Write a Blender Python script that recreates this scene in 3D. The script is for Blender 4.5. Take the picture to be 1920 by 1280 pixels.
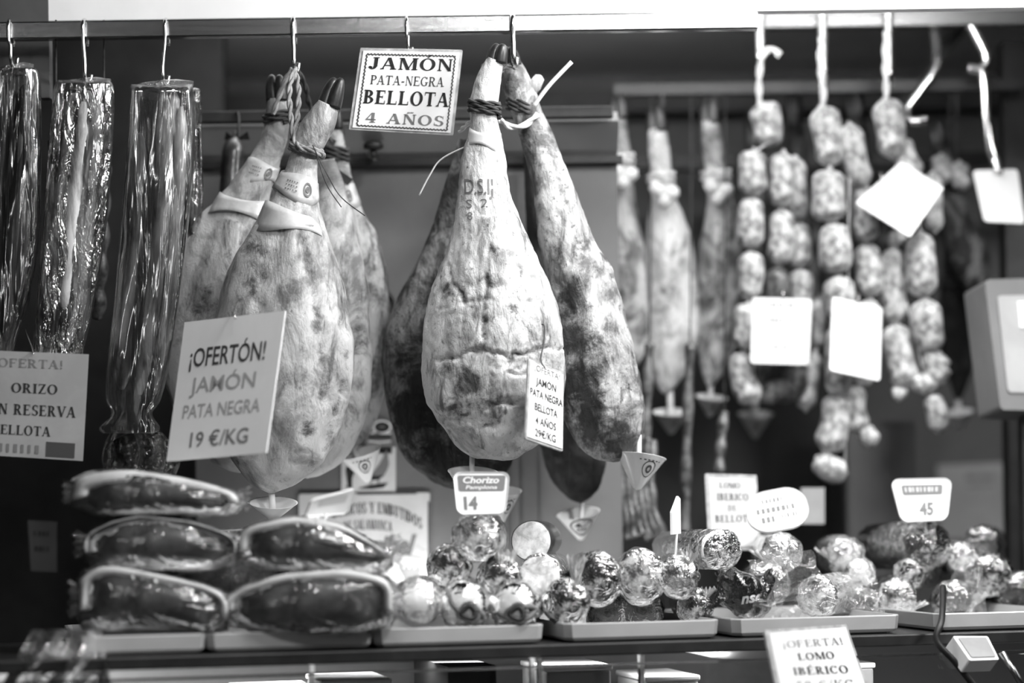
import bpy, math, random
from mathutils import Vector, Matrix, noise
R = math.radians
random.seed(7)
for o in list(bpy.data.objects): bpy.data.objects.remove(o)
SC = bpy.context.scene
COL = SC.collection

# ------------------------------------------------------------------ camera, world, lights, exposure
ROLL = R(.8)
HZ = 1.25                       # camera height
cam_d = bpy.data.cameras.new('camera'); cam = bpy.data.objects.new('camera', cam_d); COL.objects.link(cam)
cam.matrix_world = Matrix.Translation((0, -4, HZ)) @ Matrix.Rotation(R(90), 4, 'X') @ Matrix.Rotation(-ROLL, 4, 'Z')
cam_d.sensor_width = 36; cam_d.lens = 75; cam_d.shift_y = 320 / 1920
cam_d.clip_start = .05
cam_d.dof.use_dof = True; cam_d.dof.focus_distance = 3.92; cam_d.dof.aperture_fstop = .92
SC.camera = cam
w = bpy.data.worlds.new('world'); SC.world = w; w.use_nodes = True
w.node_tree.nodes['Background'].inputs[0].default_value = (.5, .5, .5, 1)
w.node_tree.nodes['Background'].inputs[1].default_value = .02
SC.view_settings.view_transform = 'Standard'; SC.view_settings.look = 'None'
SC.view_settings.exposure = -.12; SC.view_settings.gamma = 1; SC.view_settings.use_curve_mapping = False

def area(name, loc, target, sx, sy, power):
    l = bpy.data.lights.new(name, 'AREA'); l.shape = 'RECTANGLE'; l.size = sx; l.size_y = sy; l.energy = power
    o = bpy.data.objects.new(name, l); COL.objects.link(o); o.location = loc
    o.rotation_euler = (Vector(target) - Vector(loc)).to_track_quat('-Z', 'Y').to_euler()
    return o
area('stall_strip_light', (.75, -.8, 2.85), (.2, 0, 1.5), .9, .12, 42)
area('hall_light', (2.5, -1.3, 2.75), (.2, 0, 1.5), .5, .5, 62)
area('film_glint_fill', (1.9, -3.4, 1.75), (-.2, 0, 1.6), .14, 1.7, 5)  # added tall light that gives the bag film its bright streaks
area('film_glint_fill_left', (-1.9, -3.6, 1.9), (-.6, 0, 1.7), .08, 1.3, 5)  # added second light for film streaks, from the left
area('front_fill', (.5, -2.5, 2.9), (.15, -.2, 1.2), 1.0, .3, 27)  # added soft fill for the tray fronts and cards
area('fascia_light', (.85, -.14, 2.50), (.85, .15, 2.1), 1.0, .06, 9)
area('back_wall_fill', (.2, .17, 2.335), (.2, .19, 1.0), 1.5, .06, 2.5)  # added fill hidden behind the fascia, brightens the back wall
area('ceiling_fill', (.15, .13, 2.232), (.15, .6, 2.60), 1.7, .05, 10)  # added fill hidden behind the fascia, brightens the ceiling
area('low_wall_fill', (-.02, .2, .98), (-.02, .42, 1.2), .9, .06, 4.2)  # added fill hidden behind the goods, brightens the lower back wall
area('case_light', (.05, -.12, .985), (.05, -.05, .6), 2.2, .05, 5)

# ------------------------------------------------------------------ pixel -> place (1 px = 1 mm on the plane of the front rail)
cR, sR = math.cos(ROLL), math.sin(ROLL)
def P(px, py, dy=0.0):
    u, v = px - 960, 960 - py
    d = (4 + dy) / 4000
    return Vector(((u * cR + v * sR) * d, dy, HZ + (-u * sR + v * cR) * d))

# ------------------------------------------------------------------ object helpers
WL = {}
def tag(o, label=None, cat=None, group=None, kind=None):
    if label: o['label'] = label
    if cat: o['category'] = cat
    if group: o['group'] = group
    if kind: o['kind'] = kind
    return o
def thing(name, label, cat, loc, group=None):
    o = bpy.data.objects.new(name, None); o.empty_display_size = .05; COL.objects.link(o)
    o.location = loc; WL[o.name] = Vector(loc)
    return tag(o, label, cat, group)
class G:
    def __init__(s): s.v = []; s.f = []; s.a = None
    def add(s, v, f):
        n = len(s.v); s.v += [Vector(q) for q in v]; s.f += [tuple(i + n for i in q) for q in f]; return s
    def mk(s, name, mat, parent=None, smooth=True, label=None, cat=None, group=None, kind=None, bevel=0):
        n = len(s.v)
        lo = Vector([min(q[i] for q in s.v) for i in range(3)]); hi = Vector([max(q[i] for q in s.v) for i in range(3)])
        org = (lo + hi) / 2
        if parent is None: org.z = lo.z
        me = bpy.data.meshes.new(name); me.from_pydata([q - org for q in s.v], [], s.f)
        if smooth: me.polygons.foreach_set('use_smooth', [True] * len(s.f))
        if s.a is not None:
            at = me.attributes.new('stain', 'FLOAT', 'POINT'); at.data.foreach_set('value', s.a)
        me.materials.append(mat); me.update()
        o = bpy.data.objects.new(name, me); COL.objects.link(o)
        if parent is not None:
            o.parent = parent; o.location = org - WL[parent.name]
        else: o.location = org
        WL[o.name] = org
        if bevel:
            b = o.modifiers.new('bevel', 'BEVEL'); b.width = bevel; b.segments = 2; b.limit_method = 'ANGLE'
        return tag(o, label, cat, group, kind)
    def box(s, lo, hi):
        (a, b, c), (d, e, f) = lo, hi
        return s.add([(a, b, c), (d, b, c), (d, e, c), (a, e, c), (a, b, f), (d, b, f), (d, e, f), (a, e, f)],
                     [(0, 3, 2, 1), (4, 5, 6, 7), (0, 1, 5, 4), (1, 2, 6, 5), (2, 3, 7, 6), (3, 0, 4, 7)])
    def rings(s, rs, cap0=True, cap1=True):
        n = len(rs[0]); v = [p for r in rs for p in r]; f = []
        for i in range(len(rs) - 1):
            for j in range(n):
                k = (j + 1) % n
                f.append((i * n + j, i * n + k, (i + 1) * n + k, (i + 1) * n + j))
        if cap0: f.append(tuple(range(n - 1, -1, -1)))
        if cap1: f.append(tuple((len(rs) - 1) * n + j for j in range(n)))
        return s.add(v, f)
    def tube(s, path, r, n=8, flat=1.0):
        path = [Vector(p) for p in path]; m = len(path)
        if not hasattr(r, '__len__'): r = [r] * m
        t0 = (path[1] - path[0]).normalized()
        up = Vector((0, 1, 0)) if abs(t0.y) < .9 else Vector((1, 0, 0))
        nx = (up - t0 * up.dot(t0)).normalized(); rs = []
        for i in range(m):
            t = (path[min(i + 1, m - 1)] - path[max(i - 1, 0)])
            t = t.normalized() if t.length > 1e-9 else t0
            nx = (nx - t * nx.dot(t)); nx = nx.normalized() if nx.length > 1e-9 else Vector((1, 0, 0)); ny = t.cross(nx)
            rs.append([path[i] + (nx * math.cos(a) * flat + ny * math.sin(a)) * r[i] for a in [2 * math.pi * k / n for k in range(n)]])
        return s.rings(rs)
    def slab(s, front, back):
        n = len(front)
        f = [tuple(range(n)), tuple(range(2 * n - 1, n - 1, -1))]
        f += [(i, n + i, n + (i + 1) % n, (i + 1) % n) for i in range(n)]
        return s.add(list(front) + list(back), f)
def cat_rom(pts, m):
    out = []
    n = len(pts)
    for q in range(m):
        x = q / (m - 1) * (n - 1); i = min(int(x), n - 2); t = x - i
        p0, p1, p2, p3 = pts[max(i - 1, 0)], pts[i], pts[i + 1], pts[min(i + 2, n - 1)]
        out.append([.5 * (2 * b + (c - a) * t + (2 * a - 5 * b + 4 * c - d) * t * t + (3 * b - a - 3 * c + d) * t ** 3)
                    for a, b, c, d in zip(p0, p1, p2, p3)])
    return out
def smooth_path(pts, m): return [Vector(p) for p in cat_rom([tuple(p) for p in pts], m)]

# ------------------------------------------------------------------ materials (all procedural; the picture is black and white)
def _nt(name):
    m = bpy.data.materials.new(name); m.use_nodes = True
    nt = m.node_tree; b = nt.nodes['Principled BSDF']; return m, nt, b
def g4(c): return (c, c, c, 1)
def pm(name, c1, c2=None, scale=12, lo=.42, hi=.6, rough=.5, metal=0, bump=0, bscale=60, stretch=(1, 1, 1), coat=0, stain=None, detail=6, spec=.5, dist=.002, warp=0.3, sss=0):
    m, nt, b = _nt(name); N = nt.nodes; L = nt.links
    b.inputs['Roughness'].default_value = rough; b.inputs['Metallic'].default_value = metal
    b.inputs['Base Color'].default_value = g4(c1); b.inputs['Specular IOR Level'].default_value = spec
    b.inputs['Coat Weight'].default_value = coat; b.inputs['Coat Roughness'].default_value = .12
    tc = N.new('ShaderNodeTexCoord'); mp = N.new('ShaderNodeMapping'); mp.inputs['Scale'].default_value = stretch
    L.new(tc.outputs['Object'], mp.inputs[0])
    col = None
    if c2 is not None:
        nz = N.new('ShaderNodeTexNoise'); nz.inputs['Scale'].default_value = scale; nz.inputs['Detail'].default_value = detail
        nz.inputs['Distortion'].default_value = warp; nz.inputs['Roughness'].default_value = .62
        rp = N.new('ShaderNodeValToRGB'); rp.color_ramp.elements[0].position = lo; rp.color_ramp.elements[1].position = hi
        rp.color_ramp.elements[0].color = g4(c2); rp.color_ramp.elements[1].color = g4(c1)
        L.new(mp.outputs[0], nz.inputs[0]); L.new(nz.outputs[0], rp.inputs[0]); col = rp.outputs[0]
    if stain is not None:
        at = N.new('ShaderNodeAttribute'); at.attribute_name = 'stain'
        n2 = N.new('ShaderNodeTexNoise'); n2.inputs['Scale'].default_value = 28; n2.inputs['Detail'].default_value = 7; n2.inputs['Roughness'].default_value = .7
        L.new(tc.outputs['Object'], n2.inputs[0])
        ad = N.new('ShaderNodeMath'); ad.operation = 'MULTIPLY_ADD'; L.new(n2.outputs[0], ad.inputs[0]); ad.inputs[1].default_value = 1.6
        L.new(at.outputs['Fac'], ad.inputs[2])
        r2 = N.new('ShaderNodeMapRange'); r2.inputs[1].default_value = 1.02; r2.inputs[2].default_value = 1.5; L.new(ad.outputs[0], r2.inputs[0])
        mx = N.new('ShaderNodeMix'); mx.data_type = 'RGBA'; L.new(r2.outputs[0], mx.inputs[0]); L.new(col, mx.inputs[6]); mx.inputs[7].default_value = g4(stain)
        col = mx.outputs[2]
    if col is not None: L.new(col, b.inputs['Base Color'])
    if bump:
        bz = N.new('ShaderNodeTexNoise'); bz.inputs['Scale'].default_value = bscale; bz.inputs['Detail'].default_value = 5
        L.new(mp.outputs[0], bz.inputs[0])
        bp = N.new('ShaderNodeBump'); bp.inputs['Strength'].default_value = bump; bp.inputs['Distance'].default_value = dist
        L.new(bz.outputs[0], bp.inputs['Height']); L.new(bp.outputs[0], b.inputs['Normal'])
        if coat: L.new(bp.outputs[0], b.inputs['Coat Normal'])
    return m
def film(name, scale=30, strength=.8, base=.04, stretch=(1, 1, 1), rough=.12, haze=0.0, gain=1.0):
    """clear wrapping film: see-through with bright glints on its wrinkles"""
    m, nt, b = _nt(name); N = nt.nodes; L = nt.links; N.remove(b)
    out = N['Material Output']
    tr = N.new('ShaderNodeBsdfTransparent'); gl = N.new('ShaderNodeBsdfGlossy'); gl.inputs['Roughness'].default_value = rough
    gl.inputs['Color'].default_value = g4(1)
    tc = N.new('ShaderNodeTexCoord'); mp = N.new('ShaderNodeMapping'); mp.inputs['Scale'].default_value = stretch
    nz = N.new('ShaderNodeTexNoise'); nz.inputs['Scale'].default_value = scale; nz.inputs['Detail'].default_value = 3
    nz.inputs['Distortion'].default_value = 1.2
    L.new(tc.outputs['Object'], mp.inputs[0]); L.new(mp.outputs[0], nz.inputs[0])
    bp = N.new('ShaderNodeBump'); bp.inputs['Strength'].default_value = strength; bp.inputs['Distance'].default_value = .012
    L.new(nz.outputs[0], bp.inputs['Height']); L.new(bp.outputs[0], gl.inputs['Normal'])
    fr = N.new('ShaderNodeFresnel'); fr.inputs[0].default_value = 1.5; L.new(bp.outputs[0], fr.inputs['Normal'])
    ad = N.new('ShaderNodeMath'); ad.operation = 'MULTIPLY_ADD'; ad.use_clamp = True; L.new(fr.outputs[0], ad.inputs[0]); ad.inputs[1].default_value = gain; ad.inputs[2].default_value = base
    mx = N.new('ShaderNodeMixShader'); L.new(ad.outputs[0], mx.inputs[0]); L.new(tr.outputs[0], mx.inputs[1]); L.new(gl.outputs[0], mx.inputs[2])
    last = mx
    if haze:
        df = N.new('ShaderNodeBsdfDiffuse'); df.inputs[0].default_value = g4(.8)
        m2 = N.new('ShaderNodeMixShader'); m2.inputs[0].default_value = haze; L.new(mx.outputs[0], m2.inputs[1]); L.new(df.outputs[0], m2.inputs[2]); last = m2
    L.new(last.outputs[0], out.inputs[0])
    return m
M = {}
M['steel'] = pm('brushed_steel', .5, .4, 4, rough=.24, metal=1, stretch=(1, 1, 40), bump=.1)
M['steel_dull'] = pm('dull_steel', .30, .22, 8, rough=.4, metal=1)
M['hook'] = pm('hook_steel', .75, rough=.2, metal=1)
M['fascia'] = pm('white_fascia', .88, .8, 3, rough=.5)
M['wall'] = pm('painted_wall', .15, .13, 5, rough=.6, bump=.06, bscale=120)
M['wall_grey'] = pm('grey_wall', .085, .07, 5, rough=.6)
M['soffit'] = pm('grey_soffit', .28, .24, 4, rough=.55)
M['ceil'] = pm('grey_ceiling', .6, .52, 3, rough=.6)
M['black'] = pm('black_paint', .018, .01, 20, rough=.45)
M['dark'] = pm('dark_panel', .03, .015, 6, rough=.6)
M['white'] = pm('white_plastic', .82, .76, 8, rough=.35)
M['paper'] = pm('white_paper', .85, .80, 6, rough=.55, coat=.25)
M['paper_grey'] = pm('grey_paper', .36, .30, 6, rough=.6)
M['paper_cream'] = pm('aged_paper', .62, .55, 7, rough=.6)
M['acrylic'] = pm('acrylic_edge', .55, .35, 40, rough=.12, coat=1)
M['ink'] = pm('black_ink', .012, rough=.6)
M['ink_soft'] = pm('soft_ink', .05, rough=.6)
M['ink_mid'] = pm('grey_ink', .17, rough=.6)
M['ink_pale'] = pm('pale_ink', .36, rough=.6)
M['ink_faint'] = pm('faint_ink', .55, rough=.6)
M['tray'] = pm('white_tray', .5, .44, 5, rough=.3, coat=.3)
M['stick'] = pm('wood_stick', .72, .6, 30, rough=.55)
M['cup'] = pm('cup_plastic', .74, .68, 12, rough=.3, coat=.3)
M['hoof'] = pm('dark_hoof', .03, .012, 30, rough=.35, bump=.3)
M['rope'] = pm('hemp_rope', .34, .2, 60, rough=.85, bump=.4, bscale=200)
M['rope_dark'] = pm('dark_cord', .07, .03, 60, rough=.8, bump=.4, bscale=200)
M['rope_pale'] = pm('pale_string', .72, .6, 60, rough=.8, bump=.3, bscale=200)
M['zip'] = pm('zip_tie', .6, rough=.35)
def hammat(name, pale, mid, dark, amt, streak, speck, stain, bump=.7, coat=.18):
    """rind: pale ground, mid-toned blotches, dark vertical streaks, small dark specks, stains and darker grooves from the mesh"""
    m, nt, b = _nt(name); N = nt.nodes; L = nt.links
    b.inputs['Roughness'].default_value = .42 if coat > .1 else .55; b.inputs['Coat Weight'].default_value = coat; b.inputs['Specular IOR Level'].default_value = .5 if coat > .1 else .3; b.inputs['Coat Roughness'].default_value = .25
    tc = N.new('ShaderNodeTexCoord')
    def nz(scale, det, rough, st, lo, hi, dist=.4):
        mp = N.new('ShaderNodeMapping'); mp.inputs['Scale'].default_value = st; L.new(tc.outputs['Object'], mp.inputs[0])
        n = N.new('ShaderNodeTexNoise'); n.inputs['Scale'].default_value = scale; n.inputs['Detail'].default_value = det; n.inputs['Roughness'].default_value = rough; n.inputs['Distortion'].default_value = dist
        L.new(mp.outputs[0], n.inputs[0]); r = N.new('ShaderNodeMapRange'); r.inputs[1].default_value = lo; r.inputs[2].default_value = hi; L.new(n.outputs[0], r.inputs[0]); return r.outputs[0], n.outputs[0]
    def mix(f, a, c, k=1.0):
        mx = N.new('ShaderNodeMix'); mx.data_type = 'RGBA'
        if k != 1.0:
            mm = N.new('ShaderNodeMath'); mm.operation = 'MULTIPLY'; L.new(f, mm.inputs[0]); mm.inputs[1].default_value = k; f = mm.outputs[0]
        L.new(f, mx.inputs[0])
        if isinstance(a, float): mx.inputs[6].default_value = g4(a)
        else: L.new(a, mx.inputs[6])
        mx.inputs[7].default_value = g4(c); return mx.outputs[2]
    f1, n1 = nz(11, 8, .66, (1, 1, .8), .60 - amt, .74 - amt, .8)
    f2, n2 = nz(17, 7, .7, (1.5, 1.5, .35), .66 - streak, .76 - streak, .6)
    f3, n3 = nz(85, 5, .7, (1, 1, .8), .72 - speck, .80 - speck, .2)
    col = mix(f1, float(pale), mid); col = mix(f2, col, dark, .85); col = mix(f3, col, dark, .75)
    at = N.new('ShaderNodeAttribute'); at.attribute_name = 'stain'
    _, n4 = nz(30, 8, .72, (1, 1, 1), 0, 1)
    ad = N.new('ShaderNodeMath'); ad.operation = 'MULTIPLY_ADD'; L.new(n4, ad.inputs[0]); ad.inputs[1].default_value = 1.8; L.new(at.outputs['Fac'], ad.inputs[2])
    r2 = N.new('ShaderNodeMapRange'); r2.inputs[1].default_value = 1.1; r2.inputs[2].default_value = 1.45; L.new(ad.outputs[0], r2.inputs[0])
    col = mix(r2.outputs[0], col, stain, .92)
    L.new(col, b.inputs['Base Color'])
    _, h1 = nz(60, 8, .7, (1, 1, .6), 0, 1); _, h2 = nz(14, 6, .65, (1.4, 1.4, .5), 0, 1, 1.5)
    a1 = N.new('ShaderNodeMath'); a1.operation = 'MULTIPLY_ADD'; L.new(h2, a1.inputs[0]); a1.inputs[1].default_value = 1.6; L.new(h1, a1.inputs[2])
    bp = N.new('ShaderNodeBump'); bp.inputs['Strength'].default_value = bump; bp.inputs['Distance'].default_value = .009
    L.new(a1.outputs[0], bp.inputs['Height']); L.new(bp.outputs[0], b.inputs['Normal'])
    return m
M['ham_pale'] = hammat('pale_ham_rind', .64, .27, .05, .12, .11, .12, .012, .55)
M['ham_soft'] = hammat('soft_ham_rind', .54, .20, .08, .14, .11, .06, .03, .4)
M['ham_mid'] = hammat('blotched_ham_rind', .54, .11, .025, .16, .14, .14, .012, .6)
M['ham_dark'] = hammat('dark_ham_rind', .24, .025, .006, .20, .17, .15, .005, .8, .05)
M['ham_black'] = hammat('black_ham_rind', .035, .01, .003, .22, .18, .16, .003, .8, .04)
M['band'] = pm('paper_band', .66, .45, 14, rough=.35, coat=.3)
M['band_dark'] = pm('grey_band', .34, .28, 9, rough=.3, coat=.4)
M['chorizo'] = pm('mould_sausage', .60, .13, 52, .36, .60, rough=.55, bump=.5, bscale=90)
M['chorizo_dark'] = pm('dark_sausage', .16, .03, 40, .4, .62, rough=.4, bump=.5, bscale=90, coat=.2)
M['loin'] = pm('bagged_loin', .62, .05, 22, .38, .58, rough=.4, bump=.4, bscale=50, stretch=(1, 1, .25), coat=.3)
M['loin_dark'] = pm('dark_bagged_sausage', .07, .01, 26, .4, .65, rough=.35, bump=.5, bscale=60, stretch=(1, 1, .3), coat=.3)
M['meat'] = pm('cured_meat', .16, .012, 13, .42, .7, rough=.28, bump=.3, bscale=40, coat=.5)
M['fat'] = pm('white_fat', .66, .45, 14, .35, .6, rough=.35, bump=.3, bscale=40, coat=.4)
M['cut'] = pm('marbled_cut', .70, .07, 46, .42, .58, rough=.35, bump=.3, bscale=60, coat=.5)
M['cut_dark'] = pm('dark_marbled_cut', .50, .012, 36, .50, .62, rough=.35, bump=.3, bscale=60, coat=.5)
M['cut_pale'] = pm('pale_marbled_cut', .82, .45, 46, .40, .60, rough=.35, bump=.5, bscale=60, coat=.4)
M['foil'] = pm('crinkled_foil', .85, .12, 38, .42, .56, rough=.2, metal=.75, bump=1.0, bscale=42, dist=.008)
M['casing'] = pm('dark_casing', .05, .015, 30, rough=.3, bump=.4, bscale=80, coat=.5)
M['casing_pale'] = pm('white_casing', .9, .72, 30, .3, .5, rough=.4, bump=.3, bscale=60)
M['black_wrap'] = pm('black_wrapper', .012, rough=.16, bump=1, bscale=28, coat=.6, dist=.01)
M['film_pack'] = film('vacuum_film', 15, 1.0, .07, haze=.035)
M['film'] = film('clear_film', 18, .8, .08)
M['film_fine'] = film('crinkled_film', 46, .65, .04)
M['film_bag'] = film('bag_film', 10, .9, .24, stretch=(1.8, 1.8, .16), rough=.15, gain=1.5)
M['film_crinkle'] = film('crinkled_bag_film', 26, 1.0, .26, stretch=(1.6, 1.6, .5), rough=.14, gain=1.5)
M['film_haze'] = film('hazy_film', 34, .9, .06, haze=.09)
M['film_tail'] = film('bunched_film', 40, 1.0, .12, haze=.35)
M['glass'] = film('case_glass', 3, .02, .02, rough=.03)

# ------------------------------------------------------------------ lettering: a small serif alphabet of strokes, and the built-in sans
def _rect(x0, y0, x1, y1): return ([(x0, y0), (x1, y0), (x1, y1), (x0, y1)], [(0, 1, 2, 3)])
def _diag(x0, y0, x1, y1, w_): return ([(x0, y0), (x0 + w_, y0), (x1 + w_, y1), (x1, y1)], [(0, 1, 2, 3)])
def _arc(cx, cy, rx, ry, a0, a1, t, h, n=18):
    v = []; f = []
    for i in range(n + 1):
        a = R(a0 + (a1 - a0) * i / n); c, s = math.cos(a), math.sin(a)
        v += [(cx + rx * c, cy + ry * s), (cx + (rx - t) * c, cy + (ry - h) * s)]
    for i in range(n): f.append((2 * i, 2 * i + 1, 2 * i + 3, 2 * i + 2))
    return v, f
def glyph(ch, t=.17, h=.055):
    S = []; s = .075
    def stem(x, tt=None, y0=0, y1=1, sb=True, st=True):
        tt = tt or t; S.append(_rect(x, y0, x + tt, y1))
        if sb: S.append(_rect(x - s, y0, x + tt + s, y0 + h))
        if st: S.append(_rect(x - s, y1 - h, x + tt + s, y1))
    th = t * .42; base = ch; acc = None
    for k, (b_, a_) in {'Ó': ('O', 'a'), 'É': ('E', 'a'), 'Ñ': ('N', 't')}.items():
        if ch == k: base, acc = b_, a_
    W_ = .8; c = base
    if c == 'A':
        S += [_diag(.06, 0, .38, 1, th), _diag(.64, 0, .34, 1, t), _rect(.2, .3, .68, .3 + h), _rect(-.02, 0, .2, h), _rect(.54, 0, .9, h)]; W_ = .88
    elif c == 'B':
        stem(.08); S += [_arc(.3, .745, .34, .255, -90, 90, t, h), _arc(.32, .26, .4, .26, -90, 90, t, h), _rect(.08, 1 - h, .32, 1), _rect(.08, 0, .34, h), _rect(.08, .49, .32, .49 + h)]; W_ = .76
    elif c in 'CG':
        S += [_arc(.44, .5, .42, .5, 42, 318, t, h), _rect(.7, .72, .76, .98)]; W_ = .84
        if c == 'G': S += [_rect(.64, .06, .64 + t * .9, .42), _rect(.54, .42 - h, .9, .42)]; W_ = .9
    elif c == 'D': stem(.08); S += [_arc(.34, .5, .5, .5, -90, 90, t, h), _rect(.08, 0, .36, h), _rect(.08, 1 - h, .36, 1)]; W_ = .9
    elif c in 'EFL':
        stem(.08); W_ = .74
        if c != 'L': S += [_rect(.08, 1 - h, .66, 1), _rect(.62, .76, .66, 1), _rect(.1, .49, .5, .49 + h), _rect(.48, .4, .52, .63)]
        else: pass
        if c != 'F': S += [_rect(.08, 0, .7, h), _rect(.66, 0, .71, .26)]
    elif c == 'I': stem(.09); W_ = .36
    elif c == 'J': stem(.3, sb=False, y0=.2); S += [_arc(.24, .22, .23, .24, 180, 360, t, h * 1.3), _arc(.09, .16, .085, .085, 0, 360, .08, .08)]; W_ = .58
    elif c == 'K': stem(.08); S += [_diag(.22, .4, .62, 1, th), _diag(.6, 0, .32, .55, t), _rect(.52, 1 - h, .82, 1), _rect(.5, 0, .88, h)]; W_ = .86
    elif c == 'M':
        stem(.1, th); S += [_diag(.48, 0, .1, 1, t), _diag(.5, 0, .86, 1, th)]; stem(.84); W_ = 1.1
    elif c == 'N':
        stem(.1, th, sb=True); S += [_diag(.64, 0, .08, 1, t)]; stem(.7, th, sb=False); W_ = .88
    elif c == 'O': S.append(_arc(.45, .5, .45, .52, 0, 360, t, h, 30)); W_ = .9
    elif c in 'PR':
        stem(.08); S += [_arc(.3, .73, .36, .27, -90, 90, t, h), _rect(.08, 1 - h, .32, 1), _rect(.08, .46, .32, .46 + h)]; W_ = .7
        if c == 'R': S += [_diag(.58, 0, .3, .5, t), _rect(.6, 0, .84, h)]; W_ = .84
    elif c == 'S':
        S += [_arc(.34, .74, .28, .27, 30, 270, t * .9, h), _arc(.34, .26, .31, .27, -150, 90, t * .9, h), _rect(.57, .7, .61, .98), _rect(.04, .02, .08, .32)]; W_ = .66
    elif c == 'T': stem(.32, st=False); S += [_rect(.02, 1 - h, .8, 1), _rect(.02, .74, .06, 1), _rect(.76, .74, .8, 1)]; W_ = .82
    elif c == 'U': stem(.1, sb=False, y0=.28); stem(.66, th, sb=False, y0=.28); S.append(_arc(.415, .3, .315, .3, 180, 360, t * .8, h)); W_ = .84
    elif c == 'V': S += [_diag(.36, 0, .04, 1, t), _diag(.4, 0, .74, 1, th), _rect(-.02, 1 - h, .3, 1), _rect(.62, 1 - h, .9, 1)]; W_ = .86
    elif c == 'Y': stem(.34, y1=.45, st=False); S += [_diag(.34, .42, .04, 1, t), _diag(.44, .42, .7, 1, th), _rect(-.02, 1 - h, .3, 1), _rect(.6, 1 - h, .86, 1)]; W_ = .84
    elif c == 'Z': S += [_rect(.05, 1 - h, .68, 1), _rect(.05, 0, .7, h), _diag(.04, 0, .5, 1, t), _rect(.05, .74, .09, 1), _rect(.66, 0, .7, .26)]; W_ = .74
    elif c == '4': S += [_rect(.38, 0, .38 + t, 1), _rect(.02, .26, .68, .26 + h * 1.5), _diag(.02, .3, .36, 1, th), _rect(.28, 0, .66, h)]; W_ = .72
    elif c == '5': S += [_rect(.12, .9, .56, 1), _rect(.12, .5, .12 + th, 1), _arc(.3, .31, .3, .31, -150, 130, t * .8, h * 1.2)]; W_ = .64
    elif c == '8': S += [_arc(.32, .75, .25, .25, 0, 360, t * .7, h), _arc(.32, .27, .3, .28, 0, 360, t * .8, h)]; W_ = .66
    elif c == '1': stem(.2, st=False); S.append(_diag(.05, .78, .2, 1, th)); W_ = .5
    elif c == '€': S += [_arc(.44, .5, .38, .5, 45, 315, t * .8, h), _rect(0, .54, .5, .54 + h), _rect(0, .4, .48, .4 + h)]; W_ = .8
    elif c == '/': S.append(_diag(0, -.1, .34, 1.05, th)); W_ = .45
    elif c == '!': S += [_diag(.1, .3, .07, 1, t * .8), _arc(.15, .08, .09, .09, 0, 360, .085, .085)]; W_ = .34
    elif c == '¡': S += [_diag(.07, -.25, .1, .45, t * .8), _arc(.15, .66, .09, .09, 0, 360, .085, .085)]; W_ = .34
    elif c == '-': S.append(_rect(.04, .3, .36, .3 + h * 1.8)); W_ = .42
    elif c == ' ': W_ = .42
    if acc == 'a': S.append(_diag(W_ / 2 - .08, 1.08, W_ / 2 + .08, 1.32, .12))
    if acc == 't': S += [_arc(W_ / 2 - .1, 1.1, .13, .12, 20, 160, .1, .07, 8), _arc(W_ / 2 + .12, 1.26, .13, .12, 200, 340, .1, .07, 8)]
    return S, W_
def serif_line(txt, t=.17, h=.055, gap=.1):
    v = []; f = []; x = 0
    for ch in txt:
        S, W_ = glyph(ch, t, h)
        for sv, sf in S:
            n = len(v); v += [(a + x, b) for a, b in sv]; f += [tuple(i + n for i in q) for q in sf]
        x += W_ + gap
    return v, f, x - gap
def sans_line(txt, bold=0.0, shear=0.0):
    cu = bpy.data.curves.new('t', 'FONT'); cu.body = txt; cu.offset = bold; cu.shear = shear; cu.resolution_u = 3
    ob = bpy.data.objects.new('t', cu); COL.objects.link(ob)
    dg = bpy.context.evaluated_depsgraph_get(); me = bpy.data.meshes.new_from_object(ob.evaluated_get(dg))
    v = [(q.co.x, q.co.y) for q in me.vertices]; f = [tuple(p.vertices) for p in me.polygons]
    bpy.data.objects.remove(ob); bpy.data.curves.remove(cu); bpy.data.meshes.remove(me)
    x0 = min(q[0] for q in v); k = .73
    return [((a - x0) / k, b / k) for a, b in v], f, (max(q[0] for q in v) - x0) / k
def fit(line, x0, x1, y0, y1):
    """scale a line so that its cap height spans y0..y1 (baseline y0) and its width x0..x1"""
    v, f, w_ = line
    return [(x0 + a / w_ * (x1 - x0), y0 + b * (y1 - y0)) for a, b in v], f
def smudge(n, x0, x1, y0, y1, seed=1):
    """a row of strokes too blurred in the photograph to read"""
    rd = random.Random(seed); v = []; f = []
    for i in range(n):
        a = x0 + (x1 - x0) * i / n; b = a + (x1 - x0) / n * rd.uniform(.35, .75)
        k = len(v); v += [(a, y0), (b, y0), (b, y1), (a, y1)]; f.append((k, k + 1, k + 2, k + 3))
    return v, f
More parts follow.
